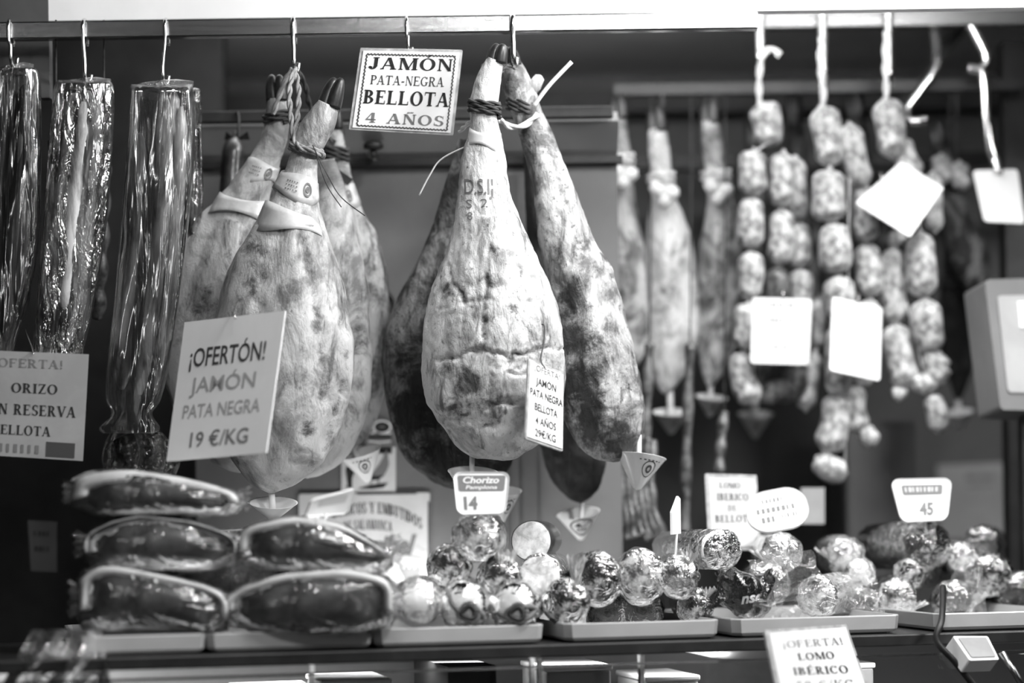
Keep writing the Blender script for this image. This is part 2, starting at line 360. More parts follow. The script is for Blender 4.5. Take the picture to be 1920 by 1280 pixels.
class Quad:
    """a flat card in the place: four corners from the photograph, tilted in depth until its corners are square"""
    def __init__(s, c, dy, ratio=1.0, flip=1, flat=False, lean=0):
        (x0, y0), (x1, y1), (x2, y2), (x3, y3) = c
        a = ((x1 - x0 + x2 - x3) / 2, -(y1 - y0 + y2 - y3) / 2); b = ((x3 - x0 + x2 - x1) / 2, -(y3 - y0 + y2 - y1) / 2)
        dt = -(a[0] * b[0] + a[1] * b[1]); m = math.sqrt(abs(dt)) / 1000
        if flat: m = 0
        az = m * ratio * flip; bz = (math.copysign(m, dt) / ratio) * flip if m > 1e-6 else 0
        bz += lean; s.dy = dy
        s.k = [P(x0, y0, dy - az / 2 - bz / 2), P(x1, y1, dy + az / 2 - bz / 2), P(x2, y2, dy + az / 2 + bz / 2), P(x3, y3, dy - az / 2 + bz / 2)]
        A = s.k[1] - s.k[0] + s.k[2] - s.k[3]; B = s.k[3] - s.k[0] + s.k[2] - s.k[1]
        n = A.cross(B).normalized()
        if n.y > 0: n = -n
        s.n = n; ctr = (s.k[0] + s.k[1] + s.k[2] + s.k[3]) / 4; cp = Vector((0, -4, HZ))
        s.k = [cp + (q - cp) * ((ctr - cp).dot(n) / (q - cp).dot(n)) for q in s.k]      # all four corners in one plane
    def at(s, u, v, off=0):      # u right, v up, 0..1
        a = s.k[3].lerp(s.k[2], u); b = s.k[0].lerp(s.k[1], u)
        return a.lerp(b, v) + s.n * off
    def outline(s, r=.0, bulge=0, ins=0):
        if r <= 0: return [(ins, ins), (1 - ins, ins), (1 - ins, 1 - ins), (ins, 1 - ins)]
        out = []
        W_ = (s.k[1] - s.k[0]).length; H_ = (s.k[3] - s.k[0]).length; rx, ry = r, r * W_ / H_
        for cx, cy, a0 in ((1 - rx - ins, ry + ins, -90), (1 - rx - ins, 1 - ry - ins, 0), (rx + ins, 1 - ry - ins, 90), (rx + ins, ry + ins, 180)):
            for i in range(7):
                a = R(a0 + 15 * i); u, v = cx + rx * math.cos(a), cy + ry * math.sin(a)
                v += bulge * (1 - (2 * u - 1) ** 2) * (1 if v > .5 else -1)
                u += bulge * .5 * (1 - (2 * v - 1) ** 2) * (1 if u > .5 else -1)
                out.append((u, v))
        return out
    def card(s, name, mat, parent, r=0, bulge=0, t=.003, off=0, ins=0):
        o = s.outline(r, bulge, ins); g = G(); g.slab([s.at(u, v, off) for u, v in o], [s.at(u, v, off - t) for u, v in o])
        return g.mk(name, mat, parent, smooth=False)
    def prints(s, name, mat, parent, lines, off=.0006, warp=None):
        for v, f in lines:
            if warp: v = [warp(*q) for q in v]
            G().add([s.at(a, b, off) for a, b in v], f).mk(name, mat, parent, smooth=False)
    def base(s): return (s.k[2] + s.k[3]) / 2
SL = lambda t_, x0, x1, y0, y1, t=.17, h=.055, gap=.1: fit(serif_line(t_, t, h, gap), x0, x1, y0, y1)
NL = lambda t_, x0, x1, y0, y1, b=.0, sh=0: fit(sans_line(t_, b, sh), x0, x1, y0, y1)

# ------------------------------------------------------------------ the setting
def pbox(name, mat, x0, y0, x1, y1, d0, d1, kind='structure', **k):
    """box whose front face (at depth d0) covers the pixels x0..x1, y0..y1"""
    a = P(x0, (y0 + y1) / 2, d0).x; b = P(x1, (y0 + y1) / 2, d0).x
    top = P((x0 + x1) / 2, y0, d0).z; bot = P((x0 + x1) / 2, y1, d0).z
    return G().box((a, d0, bot), (b, d1, top)).mk(name, mat, k.pop('parent', None), smooth=False, kind=kind, **k)
G().box((-3, -5, -.1), (3, 2, 0)).mk('floor', M['dark'], smooth=False, kind='structure')
CZ = HZ + 1.12
G().box((-2.2, .07, CZ), (2.2, 1.5, CZ + .06)).mk('ceiling', M['ceil'], smooth=False, kind='structure')
WX = P(1163, 700, .38).x; WLX = P(362, 500, .38).x
ZT = HZ + .712
G().box((WLX, .38, 0), (WX, .46, ZT)).mk('wall_back', M['wall'], smooth=False, kind='structure')
G().box((-2.2, 1.5, 0), (2.2, 1.58, CZ + .06)).mk('wall_rear', M['wall_grey'], smooth=False, kind='structure')
G().box((-2.2, .90, 0), (WLX - .002, .96, CZ)).mk('wall_left', M['dark'], smooth=False, kind='structure')
G().box((WX - .06, .462, 0), (WX, 1.498, ZT)).mk('wall_return', M['wall_grey'], smooth=False, kind='structure')
# sloping bulkhead above the back wall, dark line under it
a, b = P(362, 240, .30), P(1163, 240, .30)
g = G(); z1, z0 = HZ + .785, ZT + .016
g.slab([(WLX, .30, z1), (WX, .30, z1), (WX, .376, z0), (WLX, .376, z0)], [(WLX, .36, z1 + .03), (WX, .36, z1 + .03), (WX, .44, z0 + .02), (WLX, .44, z0 + .02)])
g.mk('trim_1', M['soffit'], smooth=False, kind='structure')
G().box((WLX, .36, ZT), (WX + .01, .40, ZT + .014)).mk('trim_2', M['black'], smooth=False, kind='structure')
G().box((WX + .012, 1.0, HZ + .80), (2.0, 1.05, HZ + .83)).mk('trim_3', M['black'], smooth=False, kind='structure')
G().box((-2.0, 1.35, HZ + 1.0), (2.0, 1.45, HZ + 1.06)).mk('trim_4', M['dark'], smooth=False, kind='structure')
# white fascia over the front of the stall, dark on its left end
fx0, fx1 = P(92, 20, .06).x, P(1815, 10, .06).x
G().box((fx0, .055, HZ + .946), (fx1, .085, HZ + 1.3)).mk('trim_5', M['fascia'], smooth=False, kind='structure')
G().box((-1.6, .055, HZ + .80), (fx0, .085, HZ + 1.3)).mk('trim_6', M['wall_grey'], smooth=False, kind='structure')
G().box((fx1, .055, HZ + .946), (1.8, .085, HZ + 1.3)).mk('trim_7', M['fascia'], smooth=False, kind='structure')
pbox('trim_8', M['black'], 1888, 75, 2000, 1180, .74, .8)
# pale uprights of a door frame on the back wall, and a pale cabinet far behind
for x0, x1, d in ((944, 950, .02), (951, 972, .012), (973, 1006, .006)):
    pbox('trim_9', M['wall'], x0, 330, x1, 1230, .38 - d, .379)
gcab = thing('storage_cabinet', 'tall pale grey cabinet behind the sausages at the rear wall', 'cabinet', P(1655, 1100, 1.1))
pbox('carcass', M['wall'], 1590, 790, 1722, 1930, 1.1, 1.4, kind=None, parent=gcab)
pbox('door', M['wall'], 1595, 800, 1716, 1900, 1.085, 1.1, kind=None, parent=gcab)
pbox('handle', M['steel_dull'], 1700, 900, 1706, 980, 1.07, 1.086, kind=None, parent=gcab)

# ------------------------------------------------------------------ rails
def rail(name, label, xa, xb, dy, z, hh, dep=.02, bolts=(), bolt_top=2.37):
    t = thing(name, label, 'rail', ((xa + xb) / 2, dy, z - hh))
    G().box((xa, dy - dep, z - hh), (xb, dy + dep, z + hh)).mk('bar', M['black' if name == 'thin_rail' else 'steel'], t, smooth=False, bevel=.003)
    for x in bolts:
        G().box((x - .01, dy - .004, z + hh * .9), (x + .01, dy + .004, bolt_top)).mk('bracket', M['steel_dull'], t, smooth=False)
    return t
RZ = HZ + .9135
rail('front_rail', 'long steel rail in front carrying the big ham bunches', P(-150, 50).x, P(1420, 38).x, 0, RZ, .0165, .012, (-1.12,), HZ + 1.25)
RZ2 = HZ + .915 * 4.6 / 4
rail('rear_rail', 'steel rail set back, carrying the three strings of mouldy sausages', P(1380, 40, .6).x, P(2000, 40, .6).x, .6, RZ2, .02, .014, (.95,))
rail('thin_rail', 'thin dark rail under the ceiling with one small dark sausage', P(366, 222, .27).x, P(1150, 212, .27).x, .288, HZ + .747 * 4.288 / 4, .012, .012)
g = G(); p0, p1 = P(1812, 40, .95), P(1680, 215, .95); n = Vector((.03, 0, .022)) * 1.2
g.slab([p0 - n, p1 - n, p1 + n, p0 + n], [q + Vector((0, .06, 0)) for q in (p0 - n, p1 - n, p1 + n, p0 + n)])
g.mk('diagonal_brace', M['black'], smooth=False, label='black diagonal brace bar sloping under the ceiling at the stall end', cat='brace')
t = thing('sprinkler', 'small dark round sprinkler head on the bulkhead above the back wall', 'sprinkler', P(700, 300, .32))
def lathe(prof, c, axis=Vector((0, 0, 1)), n=20):
    ax = axis.normalized(); u = ax.orthogonal().normalized(); w_ = ax.cross(u)
    return [[Vector(c) + ax * h + (u * math.cos(2 * math.pi * k / n) + w_ * math.sin(2 * math.pi * k / n)) * r for k in range(n)] for r, h in prof]
c = P(700, 280, .325)
G().rings(lathe([(.004, .018), (.019, .012), (.021, .006), (.019, .002), (.005, 0)], c)).mk('flange', M['black'], t)
G().tube([c, c + Vector((0, 0, -.022))], .004).mk('stem', M['black'], t)
G().rings(lathe([(.002, -.018), (.009, -.02), (.009, -.026), (.002, -.028)], c)).mk('deflector', M['black'], t)
for s in (-1, 1): G().tube(smooth_path([c + Vector((s * .004, 0, 0)), c + Vector((s * .01, 0, -.01)), c + Vector((s * .004, 0, -.022))], 7), .0016, 6).mk('yoke_arm', M['black'], t)

# ------------------------------------------------------------------ hooks
def hook(px, py_top, px2, py_bot, dy, label, r=.0035, rail_d=.016, group=None, curl=14):
    top = P(px, py_top, dy); bot = P(px2, py_bot, dy - .012)
    f = dy - rail_d - r
    pts = [Vector((top.x, dy + rail_d + r, top.z - .045)), Vector((top.x, dy + rail_d + r * .6, top.z - .012)), Vector((top.x, dy, top.z)),
           Vector((top.x, f, top.z - .010)), Vector((top.x, f, top.z - .04)), Vector((bot.x, f, bot.z + .03)), Vector((bot.x, f, bot.z + .006)),
           Vector((bot.x + .002, f + .012, bot.z - curl / 1000 * .5)), Vector((bot.x + .004, f + .026, bot.z)), Vector((bot.x + .006, f + .03, bot.z + .014))]
    return G().tube(smooth_path(pts, 46), r, 8).mk('meat_hook', M['hook'], label=label, cat='hook', group=group)
hook(20, 38, 22, 118, 0, 'steel hook holding the darkest sausage bag at the rail end')
hook(159, 38, 161, 150, 0, 'steel hook holding the crinkled bag of speckled sausages')
hook(312, 37, 307, 152, 0, 'steel hook holding the smooth clear bag of pale loins')
hook(551, 34, 552, 128, 0, 'steel hook holding the roped bunch of banded hams', .0042)
hook(763, 33, 766, 98, 0, 'steel hook piercing the wavy-bordered sign between the ham bunches', .003)
hook(961, 30, 963, 118, 0, 'steel hook holding the bunch of hams with the cracked rind', .0055)
hook(1421, 14, 1424, 118, .6, 'broad hook on the set-back rail beside the curled pale string', .011, .018)
hook(1538, 12, 1541, 190, .6, 'broad hook on the set-back rail carrying the knotted sausage string', .011, .018)
hook(1661, 10, 1664, 150, .6, 'broad hook on the set-back rail above the tilted white card', .011, .018)
def rod_hook(pts, dy, r, label):
    return G().tube(smooth_path([P(x, y, dy + d) for x, y, d in pts], 30), r, 10).mk('meat_hook', M['hook'], label=label, cat='hook')
rod_hook([(1752, 60, .05), (1755, 125, 0), (1725, 172, 0), (1700, 208, 0), (1708, 228, -.02), (1738, 225, -.02)], .62, .011, 'slanting hook in front of the black diagonal brace')
rod_hook([(1815, 40, 0), (1832, 70, 0), (1850, 112, 0), (1838, 130, 0), (1815, 128, 0)], .6, .011, 'upper of two linked hooks above the blank square card')
rod_hook([(1836, 128, 0), (1845, 152, 0), (1850, 220, 0), (1856, 275, 0), (1866, 300, 0), (1872, 325, -.01)], .6, .011, 'lower of two linked hooks, piercing the blank square card')

# ------------------------------------------------------------------ hams
def ham(label, pts, dy, mat, claws, seed, thick=.72, grooves=(), stains=(), amp=1.0, group=None, nr=110, ns=88, rope=None, bands=(), depth_shift=0):
    """pts: (px, py, half width px) along the leg from the foot to the rump"""
    rows = cat_rom([tuple(map(float, p)) for p in pts], nr)
    root = thing('cured_ham', label, 'ham', P(pts[-1][0], pts[-1][1], dy), group)
    g = G(); g.a = []; rs = []; n = nr
    ymax = pts[-1][1]; y0 = pts[0][1]
    for i, (x, y, h) in enumerate(rows):
        a = rows[max(i - 1, 0)]; b = rows[min(i + 1, n - 1)]
        tx, ty = b[0] - a[0], b[1] - a[1]; L_ = math.hypot(tx, ty) or 1
        nx, ny = -ty / L_, tx / L_                       # normal in the picture plane
        f = i / (n - 1)
        th = thick * (1 - .28 * max(0, min(1, (h - 30) / 80)))
        ring = []
        for j in range(ns):
            an = 2 * math.pi * j / ns; ca, sa = math.cos(an), math.sin(an)
            px_, py_ = x + nx * h * ca, y + ny * h * ca
            d = dy + depth_shift * f - sa * h / 1000 * th * (4 + dy) / 4
            if h > 60: d -= .012 * math.sin(an) * max(0, math.sin(3 * an + seed))     # muscles
            q = P(px_, py_, d)
            sc = min(1, h / 45)
            nv = Vector((q.x * 9 + seed, q.y * 9, q.z * 6)); nf = Vector((q.x * 38 + seed, q.y * 38, q.z * 26))
            dsp = (noise.noise(nv) * .010 + noise.noise(nf) * .0032 + noise.noise(nf * 2.7) * .0014) * sc * amp
            st = 0
            if sa > -.2:
                for gl, gw, gd in grooves:
                    m = 1e9
                    for (ax, ay), (bx, by) in zip(gl, gl[1:]):
                        ex, ey = bx - ax, by - ay; tt = max(0, min(1, ((px_ - ax) * ex + (py_ - ay) * ey) / (ex * ex + ey * ey)))
                        m = min(m, math.hypot(px_ - ax - ex * tt + 3 * noise.noise(Vector((px_ * .11, py_ * .11, 9))), py_ - ay - ey * tt + 9 * noise.noise(Vector((px_ * .045, py_ * .045, 3))) + 3 * noise.noise(Vector((px_ * .2, py_ * .2, 5)))))
                    kd = max(.0, .75 + 1.1 * noise.noise(Vector((px_ * .035, py_ * .035, 7 + gd * 900)))); m = m / (.6 + .7 * kd)
                    dsp -= gd * kd * math.exp(-(m / gw) ** 2); st = max(st, .35 * math.exp(-(m / gw) ** 2) * (gd > .003))  # stain value also darkens the rind along the deeper grooves
                for sx, sy, sr, sk in stains:
                    st = max(st, sk * max(0, 1 - math.hypot((px_ - sx), (py_ - sy)) / sr))
            out = Vector((nx * ca, -sa * 1.0, -ny * ca)); out.normalize()
            ring.append(q + out * dsp); g.a.append(st)
        rs.append(ring)
    g.rings(rs)
    body = g.mk('leg_body', mat, root)
    # cloven hoof: two main claws and two dew claws
    if claws:
        (tx, ty), w_ = claws; bx, by, bh = pts[0]
        for s in (-1, 1):
            q = smooth_path([P(bx + s * bh * .45, by + 6, dy - .004 * s), P((bx + tx) / 2 + s * w_ * .55, (by + ty) / 2, dy - .006 * s), P(tx + s * w_ * .42, ty, dy - .008 * s)], 12)
            rr = [bh / 1000 * .78 * (1 - (i / 11) ** 2.4 * .68) * (4 + dy) / 4 for i in range(12)]; rr[-1] *= .55
            G().tube(q, rr, 12).mk('hoof_claw', M['hoof'], root)
        for s in (-1, 1):
            x, y, h = rows[int(nr * .035)]
            q0 = P(x + s * h * .55, y + 14, dy + .018); q1 = P(x + s * h * .95, y - 6, dy + .034)
            G().tube([q0, q0.lerp(q1, .6), q1], [.009, .008, .003], 8).mk('dew_claw', M['hoof'], root)
    for kind, y, hgt, tilt in bands:
        i = min(range(nr), key=lambda k: abs(rows[k][1] - y)); x, yy, h = rows[i]; x2, y2, h2 = rows[min(i + max(1, int(hgt / (ymax - y0) * nr)), nr - 1)]
        rr = []
        for q in range(5):
            u = q / 4; cx, cy, hh = x + (x2 - x) * u, yy + hgt * u, h + (h2 - h) * u
            rr.append([P(cx + (hh + 1.5) * math.cos(2 * math.pi * k / 40), cy + tilt * math.cos(2 * math.pi * k / 40) + hgt * (u - .3) * .35 * math.sin(4 * math.pi * k / 40 + y), dy - math.sin(2 * math.pi * k / 40) * ((hh + 1.5) / 1000 * thick * 1.02 + .001) * (4 + dy) / 4) for k in range(40)])
        g2 = G(); g2.rings(rr, False, False)
        bo = g2.mk('paper_band', M['band_dark'] if kind == 'd' else M['band'], root)
        sm = bo.modifiers.new('thickness', 'SOLIDIFY'); sm.thickness = .0012
        if kind == 'r':        # printed seal and rows on the band
            gs = G(); 
            def onb(a_, v_):
                hh = h + (h2 - h) * v_; cx = x + (x2 - x) * v_
                return P(cx + (hh + 2.6) * math.cos(a_), yy + hgt * v_ + tilt * math.cos(a_), dy - math.sin(a_) * ((hh + 2.6) / 1000 * thick * 1.02 + .0018) * (4 + dy) / 4)
            v, f_ = _arc(0, 0, 1, 1, 0, 360, .28, .28, 20); gs.add([onb(R(62) + p * .22, .5 + q * .32) for p, q in v], f_)
            v, f_ = _arc(0, 0, .5, .45, 0, 360, .45, .4, 12); gs.add([onb(R(62) + p * .22, .5 + q * .32) for p, q in v], f_)
            for k in range(3):
                v, f_ = smudge(5, -.3, .3, .3 + k * .18, .36 + k * .18, k); gs.add([onb(R(105) - p, q) for p, q in v], f_)
            gs.mk('seal_print', M['ink_mid'], bo, smooth=False)
    return root, body

def rope(pts, r, mat, parent, name='rope', turns=60, strands=2):
    path = smooth_path(pts, max(30, len(pts) * 12)); m = len(path)
    g = G()
    Ls = [0]
    for a, b in zip(path, path[1:]): Ls.append(Ls[-1] + (b - a).length)
    for s in range(strands):
        out = []
        for i, q in enumerate(path):
            t_ = (path[min(i + 1, m - 1)] - path[max(i - 1, 0)]).normalized()
            u = t_.cross(Vector((.3, 1, .2))).normalized(); v = t_.cross(u); an = Ls[i] / r * .55 + 2 * math.pi * s / strands
            out.append(q + (u * math.cos(an) + v * math.sin(an)) * r * .5)
        g.tube(out, r * .62, 6)
    return g.mk(name, mat, parent)
def coil(cx, cy, h, dy, thick, turns, pitch, r, mat, parent, tilt=0):
    """cord wound round a shank"""
    g = []
    for k in range(int(turns * 22) + 1):
        a = 2 * math.pi * k / 22
        g.append(P(cx + (h + r * 800) * math.cos(a), cy + pitch * a / 6.283 + tilt * math.cos(a), dy - math.sin(a) * (h / 1000 * thick + r * .8) * (4 + dy) / 4))
    return rope(g, r, mat, parent, 'cord_winding')
GA = 'hams roped together on the hook with the long ropes'
hA, _ = ham('pale ham with two paper bands, turned away, outermost of the roped bunch', [(520, 183, 17), (522, 212, 22), (516, 255, 24), (500, 295, 27), (476, 340, 36), (450, 390, 52), (427, 450, 74), (408, 520, 92), (402, 600, 98), (410, 680, 100), (430, 760, 95), (455, 825, 75), (475, 868, 40), (482, 884, 6)],
    .08, M['ham_soft'], ((516, 140), 15), 3.1, group=GA, stains=((470, 480, 60, .5), (380, 560, 50, .6), (440, 560, 40, .5)), bands=(('r', 305, 34, 10), ('w', 372, 32, 9)))
hB, _ = ham('pale ham in front of the roped bunch, with two printed bands at the shank', [(616, 196, 19), (602, 224, 27), (580, 262, 29), (571, 290, 26), (562, 330, 34), (552, 380, 47), (545, 430, 68), (536, 500, 103), (530, 570, 124), (528, 640, 134), (528, 720, 134), (522, 800, 117), (514, 860, 86), (509, 905, 45), (508, 924, 6)],
    -.09, M['ham_soft'], ((634, 146), 14), 8.4, group=GA, thick=.8, grooves=([[(560, 420), (585, 520), (600, 640), (610, 740)], 10, .006], [[(500, 470), (480, 560), (470, 640)], 12, .006], [[(640, 560), (650, 700), (610, 850)], 8, .005]),
    stains=((490, 470, 45, .55), (475, 540, 40, .5), (575, 800, 26, .8), (620, 700, 40, .3), (450, 560, 40, .4)), bands=(('r', 332, 42, 12), ('w', 392, 42, 14)))
hB2, _ = ham('pale ham tucked between the printed-band ham and the dark small ham', [(604, 300, 24), (612, 360, 34), (618, 430, 48), (614, 520, 74), (606, 620, 90), (602, 700, 94), (596, 780, 88), (584, 840, 64), (574, 884, 28), (572, 896, 5)],
    .11, M['ham_soft'], None, 5.5, group=GA, stains=((660, 640, 60, .5), (640, 780, 50, .5)))
hC, _ = ham('mottled dark ham at the back of the roped bunch, one band on its shank', [(626, 236, 14), (628, 280, 21), (633, 335, 25), (645, 395, 32), (660, 450, 44), (673, 520, 54), (679, 590, 54), (676, 660, 54), (668, 730, 54), (658, 795, 44), (650, 835, 18), (648, 846, 4)],
    .21, M['ham_mid'], ((622, 196), 14), 1.7, group=GA, bands=(('r', 352, 34, -9),))
t = hB
rope([P(551, 130, -.03), P(543, 170, -.06), P(545, 215, -.08), P(552, 262, -.10), P(566, 278, -.125), P(600, 288, -.125), P(606, 292, -.09)], .0052, M['rope'], hB)
rope([P(553, 128, -.02), P(560, 168, -.05), P(558, 215, -.07), P(553, 250, -.09), P(548, 262, -.08)], .0052, M['rope'], hB)
coil(574, 276, 26, -.09, .8, 2.0, 6, .0048, M['rope'], hB, 8)
rope([P(549, 128, .03), P(535, 150, .03), P(520, 190, .03), P(512, 215, .03)], .005, M['rope'], hA)
coil(521, 210, 21, .08, .72, 2.2, 9, .005, M['rope_dark'], hA, -4)
rope([P(556, 126, .05), P(572, 160, .08), P(582, 200, .12), P(610, 250, .18), P(628, 268, .19)], .005, M['rope_dark'], hC)
coil(629, 276, 20, .21, .72, 3, 9, .005, M['rope_dark'], hC, 4)
G().tube(smooth_path([P(586, 272, -.13), P(615, 330, -.14), P(640, 370, -.12), P(684, 404, -.08)], 16), .0011, 6).mk('twine_end', M['rope_dark'], hB)
G().tube(smooth_path([P(590, 280, -.13), P(612, 345, -.13), P(640, 388, -.1)], 14), .0011, 6).mk('twine_end', M['rope_dark'], hB)
G().slab([P(636, 318, .17), P(662, 336, .17), P(652, 348, .165), P(628, 330, .165)], [P(636, 318, .174), P(662, 336, .174), P(652, 348, .169), P(628, 330, .169)]).mk('seal_tag', M['black'], hC, smooth=False)

GB = 'hams hanging together on the hook beside the wavy-bordered sign'
hD, bodyD = ham('big pale ham with cracked rind and ink stamp, in front of its bunch', [(930, 112, 17), (918, 145, 23), (909, 185, 26), (908, 218, 25), (910, 250, 29), (907, 290, 38), (905, 340, 46), (908, 400, 58), (917, 470, 84), (922, 540, 112), (925, 600, 126), (925, 660, 132), (924, 720, 133), (916, 780, 117), (904, 820, 84), (893, 846, 46), (889, 858, 6)],
    -.07, M['ham_pale'], ((938, 82), 12), 2.3, group=GB, thick=.85, nr=300, ns=250,
    grooves=([[(822, 676), (850, 669), (880, 661), (905, 657), (935, 662), (952, 668)], 3.0, .008], [[(948, 682), (962, 668), (985, 660), (1012, 654), (1052, 655)], 3.6, .010], [[(955, 700), (985, 705), (1030, 702)], 3.2, .007],
              [[(918, 682), (922, 705), (919, 735)], 3.2, .006], [[(905, 764), (940, 756), (972, 755)], 6, .009], [[(920, 440), (912, 520), (908, 600), (904, 655)], 5, .0045], [[(838, 500), (850, 530), (872, 560), (868, 620)], 4, .004],
              [[(975, 500), (990, 560), (978, 600), (1002, 640)], 3.5, .004], [[(930, 690), (975, 690), (1000, 680)], 3, .004], [[(840, 690), (850, 740), (830, 790)], 6, .004], [[(870, 790), (900, 800), (950, 790)], 7, .005], [[(822, 578), (880, 566), (960, 562), (1010, 565)], 2.2, .0028]),
    stains=((880, 720, 70, .62), (850, 760, 50, .5), (905, 745, 45, .55), (945, 740, 40, .35), (845, 545, 28, .5), (915, 520, 30, .5), (960, 575, 34, .4), (1000, 575, 24, .35), (925, 470, 30, .35), (885, 800, 40, .3), (830, 700, 40, .35)), bands=(('w', 246, 32, 6),))
hE, _ = ham('broad dark mottled ham hanging behind the cracked pale ham', [(884, 262, 22), (878, 310, 30), (873, 355, 36), (868, 405, 46), (864, 460, 68), (860, 520, 92), (858, 580, 114), (856, 650, 138), (859, 720, 143), (868, 790, 130), (884, 850, 104), (898, 890, 66), (905, 912, 26), (906, 920, 5)],
    .14, M['ham_dark'], None, 6.6, group=GB, thick=.6, nr=130, ns=100, amp=1.3, stains=((760, 700, 70, .5), (770, 780, 90, .9), (850, 880, 120, 1.0), (980, 860, 100, 1.0), (800, 560, 40, .5)))
hF, _ = ham('long slanting ham, pale on its outer edge and dark at the rump', [(957, 118, 18), (965, 150, 25), (978, 186, 26), (990, 218, 25), (1006, 258, 27), (1022, 300, 31), (1044, 370, 39), (1063, 450, 50), (1083, 520, 64), (1102, 600, 70), (1115, 680, 77), (1126, 740, 80), (1138, 790, 74), (1148, 830, 58), (1154, 855, 34), (1156, 866, 5)],
    .05, M['ham_mid'], ((952, 88), 11), 9.2, group=GB, thick=.9, nr=150, ns=110, amp=1.2, grooves=([[(1050, 330), (1062, 380), (1070, 420)], 7, .005], [[(1090, 560), (1110, 680), (1130, 800)], 9, .005]),
    stains=((1075, 560, 60, .8), (1068, 640, 80, .9), (1085, 720, 80, .9), (1095, 800, 80, .8), (1165, 830, 66, 1.0), (1050, 480, 30, .5), (1060, 410, 18, .5), (1120, 640, 30, .3)))
hG, _ = ham('blackish ham with a rounded tip hanging lowest behind the slanting ham', [(1000, 250, 18), (1006, 300, 24), (1014, 360, 30), (1026, 430, 38), (1040, 520, 48), (1052, 610, 55), (1064, 700, 60), (1074, 780, 63), (1081, 850, 61), (1086, 900, 50), (1088, 930, 26), (1089, 942, 5)],
    .27, M['ham_black'], None, 4.4, group=GB, thick=.8, nr=100, amp=1.3)
coil(908, 190, 25, -.07, .85, 3.0, 8, .0045, M['rope_dark'], hD, 5)
coil(980, 190, 25, .05, .9, 3.2, 8, .0045, M['rope_dark'], hF, 9)
rope([P(962, 122, -.0), P(945, 130, -.05), P(925, 150, -.07), P(912, 188, -.08)], .004, M['rope_dark'], hD)
rope([P(938, 226, -.03), P(958, 238, .0), P(985, 234, .01), P(1008, 214, .03)], .006, M['rope_pale'], hF)
rope([P(925, 212, -.07), P(902, 212, -.07), P(882, 228, -.04), P(862, 246, 0)], .0042, M['rope_pale'], hD)
G().tube(smooth_path([P(938, 250, -.08), P(880, 272, -.07), P(828, 298, -.06), P(806, 328, -.06), P(786, 366, -.06)], 22), .0016, 6).mk('twine_end', M['zip'], hD)
G().tube(smooth_path([P(1000, 200, .0), P(1030, 160, .0), P(1072, 116, .0)], 12), [.0045] * 12, 6, .4).mk('zip_tie_tail', M['zip'], hF)
gl = G(); c = P(1003, 160, .05)
gl.rings(lathe([(.002, .022), (.010, .018), (.013, 0), (.010, -.018), (.003, -.022)], c, Vector((.5, -.2, .8)), 12)); gl.mk('dew_claw', M['ham_pale'], hF)
# faint ink stamp on the shank of the cracked ham, laid on the rind itself
from mathutils.bvhtree import BVHTree
def onto(body, lines, name, mat, parent, map_px, lift=.0012):
    dg = bpy.context.evaluated_depsgraph_get()
    me = body.data; off = WL[body.name]
    bv = BVHTree.FromPolygons([v.co + off for v in me.vertices], [tuple(p.vertices) for p in me.polygons])
    g = G()
    camp = Vector((0, -4, HZ))
    for v, f in lines:
        out = []
        for a, b in v:
            x, y = map_px(a, b); q = P(x, y, 0); d = (q - camp).normalized()
            h = bv.ray_cast(camp, d); out.append((h[0] - d * lift) if h[0] else q)
        g.add(out, f)
    return g.mk(name, mat, parent, smooth=False)
onto(bodyD, [NL('D.S.IJ', 0, 1, .62, 1, .01), NL('S', .05, .25, .28, .5), NL('2', .55, .8, .3, .52), NL('8', .08, .26, 0, .2)], 'ink_stamp', M['ink_mid'], hD, lambda a, b: (872 + a * 54 - b * 2, 412 - b * 78))

